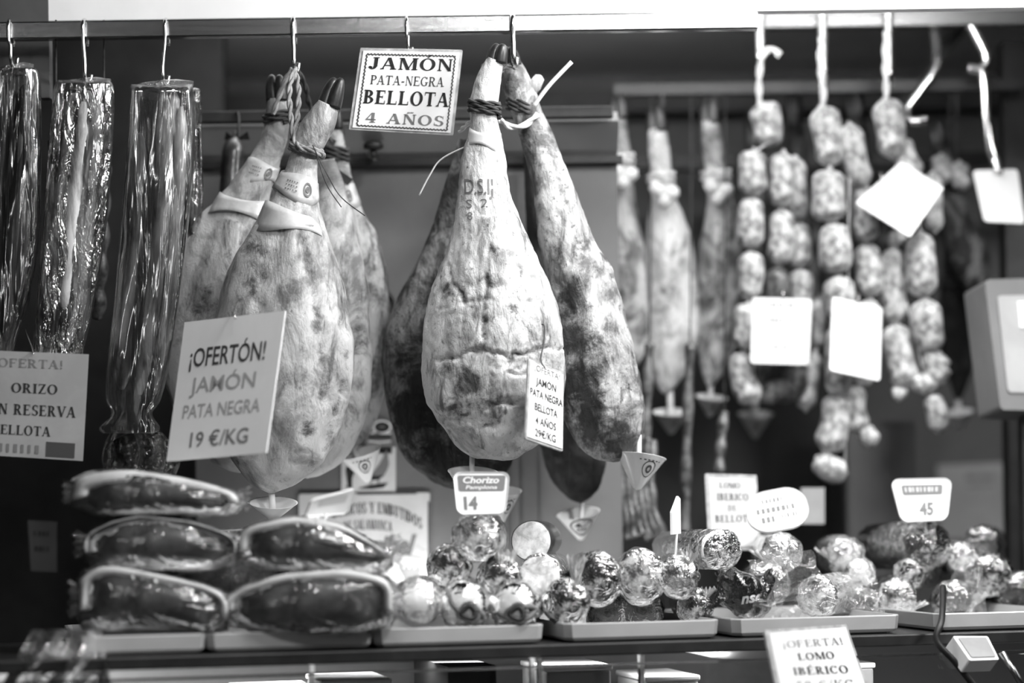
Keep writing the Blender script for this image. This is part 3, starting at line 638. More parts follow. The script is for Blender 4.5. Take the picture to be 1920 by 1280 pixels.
# small hams further back
GR = 'small hams hanging in the recess behind'
for i, (lab, pts, dy, mat, cl, sd) in enumerate([
    ('small ham partly hidden behind the slanting ham, crossed paper at its shank', [(1160, 216, 15), (1158, 252, 20), (1163, 290, 20), (1168, 340, 20), (1171, 380, 24), (1173, 430, 32), (1176, 480, 38), (1180, 540, 40), (1182, 600, 38), (1179, 660, 29), (1175, 695, 12), (1174, 702, 3)], .62, 'ham_mid', ((1158, 176), 12), 12.2),
    ('plump small ham with two pale knots above a drip cup', [(1232, 240, 16), (1236, 280, 19), (1240, 325, 19), (1244, 370, 24), (1250, 420, 36), (1256, 480, 47), (1260, 550, 52), (1261, 620, 50), (1256, 680, 40), (1248, 722, 20), (1246, 738, 3)], .62, 'ham_pale', ((1228, 196), 13), 15.1),
    ('small shaded ham beside the first string of mouldy sausages', [(1330, 225, 16), (1335, 268, 20), (1342, 320, 21), (1349, 370, 24), (1354, 420, 34), (1353, 490, 43), (1350, 560, 45), (1345, 630, 41), (1336, 690, 26), (1331, 716, 10), (1330, 724, 3)], .66, 'ham_mid', ((1330, 178), 13), 18.7),
    ('dark-hoofed ham mostly hidden by the first string of sausages', [(1490, 215, 14), (1491, 255, 19), (1495, 320, 22), (1499, 420, 38), (1500, 520, 46), (1498, 610, 43), (1495, 680, 20), (1494, 694, 3)], .95, 'ham_dark', ((1489, 172), 12), 21.3),
    ('dark-hoofed ham mostly hidden by the knotted string of sausages', [(1606, 215, 15), (1610, 260, 20), (1614, 320, 22), (1620, 420, 38), (1622, 520, 46), (1620, 610, 43), (1615, 690, 20), (1614, 702, 3)], .95, 'ham_dark', ((1596, 170), 13), 24.9),
    ('ham hidden behind the square white card, above a drip cup', [(1414, 250, 14), (1416, 300, 19), (1418, 380, 26), (1420, 470, 38), (1420, 560, 42), (1418, 650, 36), (1415, 720, 18), (1414, 745, 3)], .92, 'ham_dark', ((1412, 205), 12), 31.2),
    ('blackish ham in the shade beside the scale display', [(1786, 400, 12), (1788, 450, 18), (1792, 520, 28), (1796, 600, 36), (1798, 670, 32), (1797, 730, 14), (1796, 748, 3)], .92, 'ham_black', ((1784, 365), 11), 34.1),
    ('slim slanting ham beside the blank square card', [(1760, 262, 12), (1768, 300, 17), (1779, 345, 23), (1793, 400, 31), (1810, 460, 37), (1824, 512, 30), (1832, 545, 12), (1834, 552, 3)], .8, 'ham_dark', ((1752, 226), 11), 27.4)]):
    h_, _ = ham(lab, pts, dy, M[mat], cl, sd, group=GR, nr=60, ns=40, stains=((pts[6][0], pts[6][1], 40, .4),))
    x, y, hh = pts[2]
    coil(x, y, hh, dy, .72, 2, 10, .005, M['rope_pale'] if i < 3 else M['rope_dark'], h_)
    if i < 3:
        for k, (ox, oy) in enumerate(((-8, 30), (6, 50), (18, 38))):
            c = P(x + ox, y + oy, dy - .05)
            G().rings(lathe([(.002, .02), (.013, .013), (.016, 0), (.012, -.014), (.002, -.02)], c, Vector((ox, 3, 12)), 10)).mk('knot', M['rope_pale'], h_)
    rope([P(x, y, dy), P(x + 3, y - 60, dy), P(x + 2, 168, .68)], .005, M['rope_dark'], h_)
a = P(1300, 168, .68); b = P(1380, 160, .68)
G().box((WX + .01, .668, a.z - .012), (b.x + .62, .692, a.z + .012)).mk('ham_rail', M['black'], smooth=False, label='dark rail in the recess from which the small hams hang', cat='rail')

# ------------------------------------------------------------------ drip cups on sticks under the hams
def cup(label, cx, cy, hw, hgt, dy, lean=0, stick=None, mark=None, group='drip cups under the hams', mat='cup', fwd=-.26):
    sc = (4 + dy) / 4000
    tip = P(cx, cy + hgt, dy); top = P(cx, cy, dy)
    ax = Vector((math.sin(R(lean)), fwd, math.cos(R(lean)))).normalized()
    t = thing('drip_cup', label, 'cup', tip, group)
    H_ = hgt * sc; Rr = hw * sc; r0 = Rr * .16
    prof = [(r0 * .4, 0), (r0, .002), (Rr, H_), (Rr + .002, H_ + .0015), (Rr - .0015, H_), (r0, .005), (r0 * .3, .004)]
    cone = G().rings(lathe(prof, tip, ax, 32)).mk('cone', M[mat], t)
    if stick:
        (x0, y0), w_ = stick
        G().tube([P(x0, y0, dy + .01), tip + ax * H_ * .35], w_ * sc, 8).mk('stick', M['stick'], t)
    if mark:
        u = Vector((1, 0, 0)); u = (u - ax * u.dot(ax)).normalized(); v = ax.cross(u)
        if v.y > 0: v = -v
        def on(a_, hfrac):
            r = (r0 + (Rr - r0) * hfrac) + .0008
            return tip + ax * (H_ * hfrac) + (u * math.sin(a_) + v * math.cos(a_)) * r
        g = G()
        def put(sh, ang, hc, sx, sy):
            g.add([on(ang + p * sx, max(.05, hc + q * sy)) for p, q in sh[0]], sh[1])
        put(_arc(0, 0, 1, 1, 0, 360, .12, .12, 28), mark[0], .6, (.8 if mark[1] == 'ham' else .42), (.36 if mark[1] == 'ham' else .24))
        if mark[1] == 'ham':
            put(([(-.6, .2), (-.2, .1), (.3, .15), (.65, .5), (.2, .68), (-.3, .5)], [(0, 1, 2, 3, 4, 5)]), mark[0], .6, .8, .36)
            put(fit(sans_line('Año', .01), -.55, .5, -.45, .05), mark[0], .6, .8, .36)
        else:
            put(_arc(0, 0, .55, .6, 0, 360, .3, .3, 20), mark[0], .6, .36, .2); put(smudge(6, -1, 1, .8, 1, 3), mark[0], .72, .6, .15)
        g.mk('printed_mark', M['ink_soft'], cone, smooth=False)
    return t
cup('white drip cup under the roped bunch, rising behind the packs', 512, 942, 44, 34, -.09, 3, ((508, 905), 6))
cup('translucent drip cup hanging in front of the hen picture', 690, 845, 40, 58, .21, -14, ((652, 822), 4), (.2, 'ring'), mat='cup')
cup('white drip cup under the cracked ham, half hidden by the chorizo tag', 884, 884, 46, 60, -.07, 4, ((885, 848), 5), (-.75, 'ring'))
cup('white drip cup with dark oval mark seen behind the chorizo tag', 940, 920, 38, 60, .14, 0, ((925, 890), 4), (.55, 'ring'))
cup('white drip cup with a ham emblem under the lowest blackish ham', 1090, 960, 40, 52, .27, -7, ((1092, 930), 4), (.15, 'ham'))
cup('grey tilted drip cup with a ring mark under the slanting ham', 1195, 856, 46, 62, .04, 8, ((1198, 815), 5), (.5, 'ring'), fwd=.12)
cup('drip cup under the plump small ham', 1258, 772, 34, 42, .62, 0, ((1256, 728), 6), (.3, 'ring'))
cup('drip cup under the small shaded ham beside the first sausage string', 1330, 744, 30, 38, .66, 6, ((1333, 712), 5), (.2, 'ring'))
cup('drip cup below the card on the first string of sausages', 1416, 776, 32, 46, .92, 0, ((1414, 740), 6), (0, 'ring'))
cup('drip cup below the loop ending the third sausage string', 1800, 772, 28, 36, .92, -8, ((1796, 742), 5))

# ------------------------------------------------------------------ strings of sausages on the set-back rail
def link_mesh(p0, p1, r, bend, dy, seed):
    a, b = P(*p0, dy), P(*p1, dy); a, b = a.lerp(b, -.05), b.lerp(a, -.05); d = b - a; n = Vector((d.z, 0, -d.x)).normalized() if d.length else Vector((1, 0, 0))
    sc = (4 + dy) / 4000; path = []; rr = []
    for i in range(17):
        u = i / 16; path.append(a.lerp(b, u) + n * bend * sc * math.sin(math.pi * u) + Vector((0, .006 * math.sin(3 * u + seed), 0)))
        e = min(u, 1 - u) * 2
        rr.append(1.06 * r * sc * (.22 + .78 * min(1, (e * 3.2)) ** .5) * (1 + .05 * math.sin(7 * u + seed)))
    path = [a - d * .04] + path + [b + d * .04]; rr = [r * sc * .12] + rr + [r * sc * .12]
    return G().tube(path, rr, 14)
def string_of(label, links, cordpts, dy, mats=('chorizo',)):
    x, y = links[-1][1]
    t = thing('sausage_string', label, 'sausages', P(x, y, dy), 'strings of mouldy sausages on the set-back rail')
    rope([P(a, b, dy + c) for a, b, c in cordpts], .007, M['rope_pale'], t, 'cord')
    prev = None
    for i, (p0, p1, r, bend, dd) in enumerate(links):
        link_mesh(p0, p1, r, bend, dy + dd, i * 1.7).mk('sausage_link', M[mats[i % len(mats)]], t)
        if prev: G().tube([P(*prev[0], dy + prev[1]), P(*p0, dy + dd)], .0022, 6).mk('link_twist', M['rope_pale'], t)
        prev = (p1, dd)
    return t
string_of('sausage string by the small hams, with a curled tail of pale cord', [((1428, 196), (1440, 268), 27, -6, 0), ((1414, 285), (1416, 362), 25, 5, -.02), ((1410, 376), (1408, 462), 24, 3, -.02), ((1406, 476), (1404, 558), 23, -3, -.02), ((1404, 572), (1398, 650), 22, 3, -.02), ((1396, 664), (1416, 752), 24, 14, -.02),
    ((1430, 756), (1490, 745), 21, -18, .0), ((1496, 736), (1500, 672), 21, -8, .01), ((1500, 660), (1502, 580), 22, 4, .02), ((1502, 566), (1500, 510), 22, 0, .02), ((1500, 500), (1498, 420), 23, -3, .02), ((1497, 408), (1492, 300), 23, -4, .02),
    ((1470, 290), (1468, 384), 23, 4, -.01), ((1464, 398), (1460, 492), 23, -3, -.01), ((1460, 506), (1458, 590), 22, 3, -.01), ((1456, 604), (1454, 680), 22, 0, -.01)],
    [(1462, 104, -.03), (1448, 92, -.03), (1430, 104, -.03), (1424, 140, -.02), (1424, 190, -.01), (1430, 200, 0)], .55, ('chorizo', 'chorizo', 'chorizo', 'chorizo', 'chorizo', 'chorizo', 'chorizo_dark', 'chorizo_dark', 'chorizo_dark', 'chorizo', 'chorizo', 'chorizo', 'chorizo', 'chorizo', 'chorizo_dark', 'chorizo_dark'))
string_of('knotted sausage string with the lowest hanging links', [((1540, 205), (1556, 306), 27, -6, -.01), ((1556, 322), (1556, 412), 30, 3, -.03), ((1566, 424), (1570, 508), 29, 3, -.03), ((1572, 522), (1576, 600), 27, 0, -.03), ((1578, 612), (1574, 738), 24, 4, -.03), ((1566, 742), (1548, 842), 27, -8, -.02), ((1534, 858), (1584, 884), 23, 8, -.02),
    ((1594, 238), (1622, 342), 24, 8, 0), ((1626, 356), (1624, 450), 23, 3, 0), ((1622, 462), (1630, 552), 24, -3, 0), ((1630, 566), (1628, 650), 22, 3, 0), ((1626, 664), (1612, 720), 22, 0, 0), ((1606, 726), (1612, 806), 22, 8, 0), ((1620, 800), (1640, 830), 17, 4, 0),
    ((1538, 560), (1532, 650), 19, 0, .04), ((1528, 664), (1512, 764), 20, 5, .04)],
    [(1540, 70, -.02), (1538, 120, -.02), (1544, 170, -.02), (1542, 210, -.01)], .55, ('chorizo',))
string_of('sausage string under the tilted white card, ending in a loop', [((1660, 190), (1672, 290), 27, -5, 0), ((1690, 262), (1715, 330), 22, 5, .02), ((1726, 442), (1732, 552), 27, 4, -.02), ((1736, 566), (1752, 654), 28, 6, -.02), ((1762, 664), (1766, 716), 24, 8, -.02), ((1752, 728), (1712, 728), 19, 10, -.02), ((1744, 744), (1758, 806), 19, -5, -.01),
    ((1676, 470), (1680, 600), 24, 3, .0), ((1682, 612), (1702, 722), 26, 5, 0), ((1694, 732), (1676, 742), 14, 0, 0), ((1690, 440), (1672, 462), 18, 0, .01), ((1748, 330), (1752, 430), 20, 3, .04)],
    [(1662, 60, -.02), (1660, 110, -.02), (1662, 160, -.02), (1662, 196, -.01)], .55, ('chorizo',))
for lab, pts, dy in (('short pale sausage hanging at the elbow of the diagonal brace', ((1766, 292), (1772, 340)), .75), ('short pale sausage hanging beside the blank square card', ((1800, 306), (1806, 352)), .75)):
    g = link_mesh(*pts, 17, 3, dy, 1); g.mk('sausage_link', M['chorizo'], label=lab, cat='sausage', group='single sausages by the blank card')
# dark thin sausages hanging low in the recess
for i, (x, y0, y1, lab) in enumerate([(1180, 870, 1020, 'bundle of dark glossy dried sausages below the grey tilted cup'), (1288, 640, 1010, 'long thin dark dried sausage beside the edge-on price tag'), (1212, 640, 900, 'thin dark sausage between the slanting ham and the plump small ham'), (1352, 770, 890, 'thin dark sausage above the framed sign')]):
    if i == 0:
        t = thing('sausage_bundle', lab, 'sausages', P(1195, 1020, .42))
        for k in range(6):
            xx = 1166 + k * 11
            G().tube(smooth_path([P(xx + 4, 800 + k * 5, .42 + .02 * (k % 2)), P(xx, 900, .42), P(xx + 6, 960, .41), P(xx + 10 + 3 * k, 1012 - 4 * (k % 3), .4)], 22), [.0095 + .002 * math.sin(j * .9 + k) for j in range(22)], 10).mk('sausage_link', M['chorizo_dark'], t)
    else:
        rr = [.011 + .002 * math.sin(j * .8 + i) for j in range(26)]; rr[0] = rr[-1] = .003
        t = thing('dried_sausage', lab, 'sausage', P(x - 4, y1, .48))
        G().tube(smooth_path([P(x + 6, y0, .5), P(x, (y0 + y1) / 2, .49), P(x - 4, y1, .48)], 26), rr, 10).mk('body', M['chorizo_dark'], t)
        G().tube([P(x + 6, y0 + 4, .5), P(x + 8, 400, .6), P(x + 8, 168, .68)], .002, 6).mk('cord', M['rope_dark'], t)
# small dark sausage on the thin rail
t = thing('dark_sausage', 'small black wrapped sausage hung on the thin rail behind the banded hams', 'sausage', P(442, 440, .27))
link_mesh((440, 262), (436, 430), 21, 4, .25, 2).mk('body', M['casing'], t)
G().tube(smooth_path([P(446, 262, .25), P(448, 235, .25), P(446, 212, .255), P(440, 214, .285)], 12), .003, 6).mk('wire_loop', M['black'], t)
for s, dx in ((-1, -18), (1, 22)): G().slab([P(442, 262, .25), P(442 + dx, 246, .24), P(442 + dx * 1.2, 262, .25)], [P(442, 262, .254), P(442 + dx, 246, .244), P(442 + dx * 1.2, 262, .254)]).mk('wrap_ear', M['black'], t, smooth=False)
G().slab([P(430, 352, .215), P(452, 345, .215), P(456, 362, .212), P(436, 370, .212)], [P(430, 352, .219), P(452, 345, .219), P(456, 362, .216), P(436, 370, .216)]).mk('small_tag', M['paper'], t, smooth=False)

# ------------------------------------------------------------------ bags of sausages at the rail end
def bag(label, outline, dy, inner, mat_in, top_y, seed, dep=.035, frill=True, fm='film_bag'):
    """outline: (y, x left, x right)"""
    y1, xl, xr = outline[-1]
    t = thing('sausage_bag', label, 'bag', P((xl + xr) / 2, y1, dy))
    rows = cat_rom([tuple(map(float, o)) for o in outline], 60); rs = []; rd = random.Random(seed)
    for i, (y, a, b) in enumerate(rows):
        ring = []; fl = min(1, i / 5)
        for j in range(44):
            an = 2 * math.pi * j / 44; ca, sa = math.cos(an), math.sin(an)
            ex = math.copysign(abs(ca) ** .75, ca); ey = math.copysign(abs(sa) ** .8, sa)
            wr = noise.noise(Vector((an * 2.2, y * .006, seed))) * .012 + noise.noise(Vector((an * 5, y * .012, seed + 5))) * .006
            ring.append(P((a + b) / 2 + ex * (b - a) / 2, y, dy - (ey * dep + wr * (1 if abs(ca) < .9 else .3)) * (.15 + .85 * fl)))
        rs.append(ring)
    G().rings(rs, True, True).mk('film', M[fm], t)
    for k, (pts, r) in enumerate(inner):
        path = smooth_path([P(x, y, dy + d) for x, y, d in pts], 40)
        rr = [r / 1000 * (.25 + .75 * min(1, min(i, 39 - i) / 4)) * (1 + .09 * noise.noise(Vector((i * .45, k * 3 + seed, 0)))) for i in range(40)]
        G().tube(path, rr, 14).mk('sausage', M[mat_in], t)
    if frill:   # heat-sealed top edge with corner ears
        a, b = rows[0][1], rows[0][2]; m = (a + b) / 2; g = G()
        up = [(a - 2, top_y + 12), (a + (m - a) * .5, top_y + 3), (m, top_y), (m + (b - m) * .5, top_y - 2), (b + 3, top_y + 2)]
        lo = [(a, top_y + 24), (a + (m - a) * .5, top_y + 20), (m, top_y + 26), (m + (b - m) * .5, top_y + 22), (b, top_y + 28)]
        fr = [P(x, y, dy - .006 + .008 * (q % 2)) for q, (x, y) in enumerate(up + lo[::-1])]
        g.slab(fr, [q + Vector((0, .0015, 0)) for q in fr]); g.mk('sealed_edge', M['film_haze'], t, smooth=False)
    return t
bag('darkest clear bag of thin sausages at the very end of the rail', [(125, 2, 60), (150, -30, 76), (300, -40, 78), (480, -48, 70), (640, -60, 30), (668, -60, 20)], -.0,
    [([(20, 150, 0), (0, 330, 0), (-10, 640, 0)], 16), ([(45, 160, -.01), (35, 340, -.01), (10, 640, 0)], 15), ([(62, 170, 0), (58, 330, 0), (40, 600, 0)], 13)], 'loin_dark', 118, 2, .03)
bag('crinkled clear bag of long speckled sausages', fm='film_crinkle', outline=[(150, 108, 205), (172, 100, 214), (260, 92, 212), (420, 80, 200), (560, 68, 178), (655, 62, 158), (672, 70, 150)], dy=-.01,
    inner=[([(140, 175, 0), (112, 360, 0), (90, 650, 0)], 20), ([(165, 170, -.012), (142, 360, -.012), (122, 655, -.01)], 21), ([(182, 185, .006), (165, 380, .006), (148, 640, .004)], 15)], mat_in='loin', top_y=146, seed=5, dep=.034)
bag('smooth clear bag of long pale loins tapering to a gathered end', [(158, 246, 360), (176, 244, 362), (260, 240, 366), (400, 228, 356), (560, 214, 336), (680, 200, 318), (748, 198, 302), (775, 208, 286), (800, 186, 300), (812, 190, 296)], -.02,
    [([(306, 168, -.008), (306, 330, -.012), (292, 520, -.01), (262, 740, 0)], 15), ([(262, 250, .004), (250, 420, .004), (232, 600, 0), (228, 730, 0)], 17), ([(340, 200, 0), (334, 380, 0), (318, 560, 0), (290, 740, 0)], 13), ([(326, 170, .01), (322, 300, .01), (312, 520, .008)], 12)], 'loin', 150, 9, .036)
bag('dark clear bag of sausages behind the smooth bag of pale loins', [(170, 345, 372), (200, 340, 378), (400, 336, 380), (560, 330, 360), (590, 334, 350)], .08,
    [([(360, 190, 0), (357, 380, 0), (345, 580, 0)], 11), ([(350, 200, .01), (344, 380, .01), (338, 570, .01)], 9)], 'loin_dark', 166, 11, .02, fm='film')
bag('dark crumpled bag hanging below the gathered end of the smooth bag', [(806, 210, 300), (830, 196, 322), (862, 190, 338), (890, 200, 330)], -.0,
    [([(230, 815, 0), (240, 850, 0), (230, 885, 0)], 22), ([(285, 815, 0), (292, 850, 0), (285, 885, 0)], 20)], 'loin_dark', 800, 13, .04, frill=False, fm='film_fine')
for i, (x, y0, y1, r, lab) in enumerate([(190, 300, 600, 17, 'dark linked sausage hanging behind the crinkled bag'), (100, 260, 640, 15, 'black thin sausage between the darkest bag and the crinkled bag')]):
    rr = [r / 1000 * (.55 + .45 * abs(math.sin(j * .42 + i))) for j in range(40)]; rr[0] = rr[-1] = .004
    t = thing('dried_sausage', lab, 'sausage', P(x - 8, y1, .12))
    G().tube(smooth_path([P(x + 4, y0, .12), P(x, (y0 + y1) / 2, .12), P(x - 8, y1, .12)], 40), rr, 12).mk('body', M['chorizo_dark'] if i == 0 else M['loin_dark'], t)
    G().tube([P(x + 4, y0 + 4, .12), P(x + 5, 120, .03), P(x + 5, 60, .018), P(x + 5, 38, 0)], .002, 6).mk('cord', M['rope_dark'], t)

# ------------------------------------------------------------------ signs
def sign(label, corners, dy, r=.0, bulge=0, ratio=1, flip=1, t=.003, card='paper', cat='sign', name='price_sign', clear=None, ins=0, flat=False, lean=0):
    q = Quad(corners, dy, ratio, flip, flat, lean)
    th = thing(name, label, cat, q.base())
    if clear:
        q.card('acrylic_holder', M['acrylic'], th, r, 0, .004, -.001)
        co = q.card('card', M[card], th, 0, 0, .001, .0008, ins=clear)
        q.pr = lambda nm, m, ls, off=.0016, warp=None: q.prints(nm, M[m], co, ls, off, warp)
    else:
        co = q.card('card', M[card], th, r, bulge, t)
        q.pr = lambda nm, m, ls, off=.0007, warp=None: q.prints(nm, M[m], co, ls, off, warp)
    q.th = th; q.co = co
    return q
def wavy(x0, y0, x1, y1, n, amp, w_=.008):
    v = []; f = []; hor = abs(x1 - x0) > abs(y1 - y0)
    for i in range(n * 4 + 1):
        u = i / (n * 4); s = amp * math.sin(i * math.pi / 2 + .4); x, y = x0 + (x1 - x0) * u, y0 + (y1 - y0) * u
        if hor: v += [(x, y + s - w_), (x, y + s + w_)]
        else: v += [(x + s - w_ * .8, y), (x + s + w_ * .8, y)]
    for i in range(n * 4): f.append((2 * i, 2 * i + 2, 2 * i + 3, 2 * i + 1))
    return v, f
q = sign('white hanging sign with a wavy black border reading JAMÓN PATA-NEGRA BELLOTA 4 AÑOS', [(676, 90), (868, 94), (850, 254), (654, 243)], -.022, r=.012, clear=.03)
q.pr('lettering', 'ink', [SL('JAMÓN', .10, .915, .755, .895, .2, .07, .12), SL('BELLOTA', .095, .915, .335, .50, .21, .075, .1)])
q.pr('lettering', 'ink_soft', [SL('PATA-NEGRA', .14, .85, .57, .68, .14, .07, .08)])
q.pr('lettering', 'ink_mid', [SL('4 AÑOS', .14, .89, .105, .225, .19, .07, .14)])
q.pr('wavy_border', 'ink_soft', [wavy(.07, .93, .93, .93, 26, .006), wavy(.07, .06, .93, .06, 26, .006), wavy(.07, .06, .07, .93, 20, .005), wavy(.93, .06, .93, .93, 20, .005)])
q = sign('large white sign reading ¡OFERTÓN! JAMÓN PATA NEGRA in front of the roped hams', [(346, 604), (535, 582), (499, 848), (312, 864)], -.30, flip=-1)
q.pr('lettering', 'ink_soft', [NL('¡OFERTÓN!', .11, .86, .66, .80, .012)])
q.pr('lettering', 'ink_mid', [NL('19 €/KG', .22, .80, .08, .19, .012)])
q.pr('lettering', 'ink_pale', [NL('JAMÓN', .15, .80, .47, .585, .01), NL('PATA NEGRA', .11, .88, .29, .39, .008)])
G().tube(smooth_path([P(442, 598, -.305), P(440, 588, -.30), P(444, 572, -.24), P(448, 566, -.16)], 12), .0013, 6).mk('wire_hook', M['hook'], q.th)
q = sign('narrow white sign reading ¡OFERTA! 29€/KG pinned on the cracked ham', [(992, 671), (1058, 699), (1056, 846), (986, 822)], -.2, r=.03, clear=.03)
q.pr('lettering', 'ink', [NL('JAMÓN', .2, .76, .705, .80, .015), NL('PATA NEGRA', .05, .95, .55, .645, .015), NL('BELLOTA', .19, .81, .385, .48, .015), NL('4 AÑOS', .22, .78, .22, .315, .015), NL('29€/KG', .22, .78, .07, .165, .015)])
q.pr('lettering', 'ink_mid', [NL('¡OFERTA!', .15, .86, .875, .955, 0)])
G().tube(smooth_path([P(1022, 690, -.2), P(1014, 674, -.19), P(1020, 640, -.17), P(1021, 612, -.155), P(1016, 608, -.145)], 16), .0014, 6).mk('wire_hook', M['ink_soft'], q.th)
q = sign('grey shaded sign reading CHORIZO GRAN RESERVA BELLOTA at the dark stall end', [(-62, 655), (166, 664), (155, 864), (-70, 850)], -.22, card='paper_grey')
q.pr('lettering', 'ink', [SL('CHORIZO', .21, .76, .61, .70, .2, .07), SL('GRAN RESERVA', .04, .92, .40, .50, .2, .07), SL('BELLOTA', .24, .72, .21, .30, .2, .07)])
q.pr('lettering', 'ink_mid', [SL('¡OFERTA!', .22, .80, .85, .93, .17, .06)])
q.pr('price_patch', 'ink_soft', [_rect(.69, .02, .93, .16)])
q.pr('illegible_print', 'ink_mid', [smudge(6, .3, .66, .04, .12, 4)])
G().tube(smooth_path([P(62, 664, -.222), P(60, 652, -.2), P(52, 630, -.1), P(48, 618, -.02)], 12), .0013, 6).mk('wire_hook', M['hook'], q.th)
for lab, c, dy, kw, lines in [
    ('square white card hung on the sausages beside the small hams', [(1410, 557), (1523, 560), (1517, 684), (1407, 681)], .46, dict(r=.06), [(8, .27, .72, .86, .93), (6, .3, .7, .63, .7), (4, .36, .66, .43, .5), (7, .24, .74, .22, .3)]),
    ('tall white card hung on the knotted sausage string', [(1561, 556), (1654, 576), (1650, 714), (1556, 694)], .46, dict(r=.06), [(8, .25, .8, .84, .9), (3, .4, .65, .6, .67), (5, .33, .72, .42, .49), (7, .3, .74, .2, .25)]),
    ('tilted white card like a diamond over the third sausage string', [(1604, 380), (1690, 302), (1770, 352), (1706, 444)], .47, dict(r=.04), [(9, .2, .8, .72, .8), (9, .2, .8, .5, .58), (9, .25, .75, .3, .38)]),
    ('blank square white card on the two linked hooks', [(1824, 319), (1908, 317), (1922, 419), (1846, 415)], .58, dict(r=.08), [])]:
    q = sign(lab, c, dy, **kw)
    m_ = q.at(.5, .97); G().tube([m_, m_ + Vector((.004, .0, .02)), m_ + Vector((.008, .09, .035))], .0015, 6).mk('wire_hook', M['hook'], q.th)
    if lines: q.pr('illegible_print', 'ink_pale', [smudge(n, a, b, y0, y1, n) for n, a, b, y0, y1 in lines])
q = sign('grey framed sign reading LOMO IBERICO DE BELLOTA standing behind the salamis', [(1322, 887), (1419, 890), (1428, 1030), (1330, 1034)], .26, r=.03, clear=.05, card='paper_cream')
q.pr('lettering', 'ink_soft', [SL('LOMO', .26, .66, .815, .885, .2, .07), SL('IBERICO', .2, .8, .655, .745, .2, .07), SL('BELLOTA', .14, .88, .37, .46, .2, .07)])
q.pr('lettering', 'ink_mid', [SL('DE', .40, .56, .52, .59, .2, .07)])
q = sign('white sign reading ¡OFERTA! LOMO IBÉRICO 58 €/KG on the front of the glass case', [(1435, 1181), (1588, 1169), (1650, 1350), (1470, 1352)], -.335, r=.01, clear=.035, flip=1, ratio=2.6)
q.pr('lettering', 'ink_mid', [SL('¡OFERTA!', .15, .87, .79, .865, .15, .06, .12)])
q.pr('lettering', 'ink', [SL('LOMO', .29, .71, .65, .725, .2, .07), SL('IBÉRICO', .20, .82, .495, .575, .2, .07)])
q.pr('lettering', 'ink_soft', [SL('58 €/KG', .20, .84, .345, .425, .13, .06, .12)])
# small price tags standing in the goods
def tagsign(label, corners, dy, r, bulge, stick):
    q = sign(label, corners, dy, r=r, bulge=bulge, card='white', cat='price tag', name='price_tag', t=.004, flat=abs(corners[0][1] - corners[1][1]) < 8, lean=-.03)
    rim = q.outline(r, bulge); inn = q.outline(r, bulge * .9, .035); n = len(rim); g = G()
    g.add([q.at(*p, .0025) for p in rim] + [q.at(*p, .0005) for p in inn], [(i, (i + 1) % n, n + (i + 1) % n, n + i) for i in range(n)]); g.mk('raised_rim', M['white'], q.co)
    (x0, y0), (x1, y1) = stick
    G().tube([P(x0, y0, dy + .003), P(x1, y1, dy + .006)], .0025, 8).mk('spike', M['white'], q.th)
    return q
q = tagsign('white tag reading Chorizo Pamplona 14 stuck in the topmost salami', [(850, 886), (956, 886), (948, 962), (858, 964)], -.27, .13, .03, ((903, 962), (900, 985)))
def rr(x0, y0, x1, y1, r=.04):
    v = []
    for cx, cy, a0 in ((x1 - r, y0 + r, -90), (x1 - r, y1 - r, 0), (x0 + r, y1 - r, 90), (x0 + r, y0 + r, 180)):
        v += [(cx + r * math.cos(R(a0 + 30 * i)), cy + r * math.sin(R(a0 + 30 * i))) for i in range(4)]
    return v, [tuple(range(len(v)))]
q.pr('title_band', 'ink_mid', [rr(.07, .55, .93, .93)])
q.pr('lettering', 'white', [NL('Chorizo', .16, .82, .74, .90, .03, .2), NL('Pamplona', .2, .79, .595, .69, .02, .2)], .0014)
q.pr('price', 'ink_mid', [NL('14', .15, .42, .12, .42, .045)])
q = tagsign('oval white tag with three handwritten lines among the wrapped goods', [(1398, 932), (1502, 912), (1520, 980), (1410, 1000)], .12, .3, .06, ((1462, 990), (1464, 1012)))
q.pr('handwriting', 'ink_mid', [smudge(6, .26, .66, .72, .84, 3), smudge(8, .14, .84, .46, .6, 5), smudge(3, .2, .46, .2, .36, 6), smudge(6, .55, .84, .26, .38, 7)])
q = tagsign('white tag with a grey band reading 45 stuck in the big dark salami', [(1670, 899), (1784, 897), (1776, 974), (1690, 978)], .18, .13, .03, ((1735, 974), (1736, 1000)))
q.pr('title_band', 'ink_mid', [rr(.15, .62, .86, .86)])
q.pr('illegible_print', 'ink_faint', [smudge(9, .2, .8, .69, .8, 8)], .0014)
q.pr('price', 'ink_mid', [NL('45', .42, .70, .14, .44, .04)])
q = tagsign('white tag leaning back on top of the wrapped meat packs', [(584, 938), (668, 916), (650, 962), (572, 968)], -.4, .08, .0, ((612, 962), (608, 985)))
q.pr('title_band', 'ink_faint', [rr(.2, .5, .85, .85)])
t = thing('price_tag', 'price tag turned edge-on, standing on a thin spike', 'price tag', P(1268, 1040, -.12))
a, b = P(1261, 1002, -.15), P(1277, 1000, -.10); up = Vector((0, 0, .065)); n = Vector((-.004, 0, 0))
o_ = [a, b, b + up * .98, b.lerp(a, .25) + up * 1.06, a + up * .62]
G().slab(o_, [p + n for p in o_]).mk('card', M['white'], t, smooth=False)
G().tube([P(1269, 1000, -.12), P(1266, 1045, -.12)], .0022, 8).mk('spike', M['white'], t)
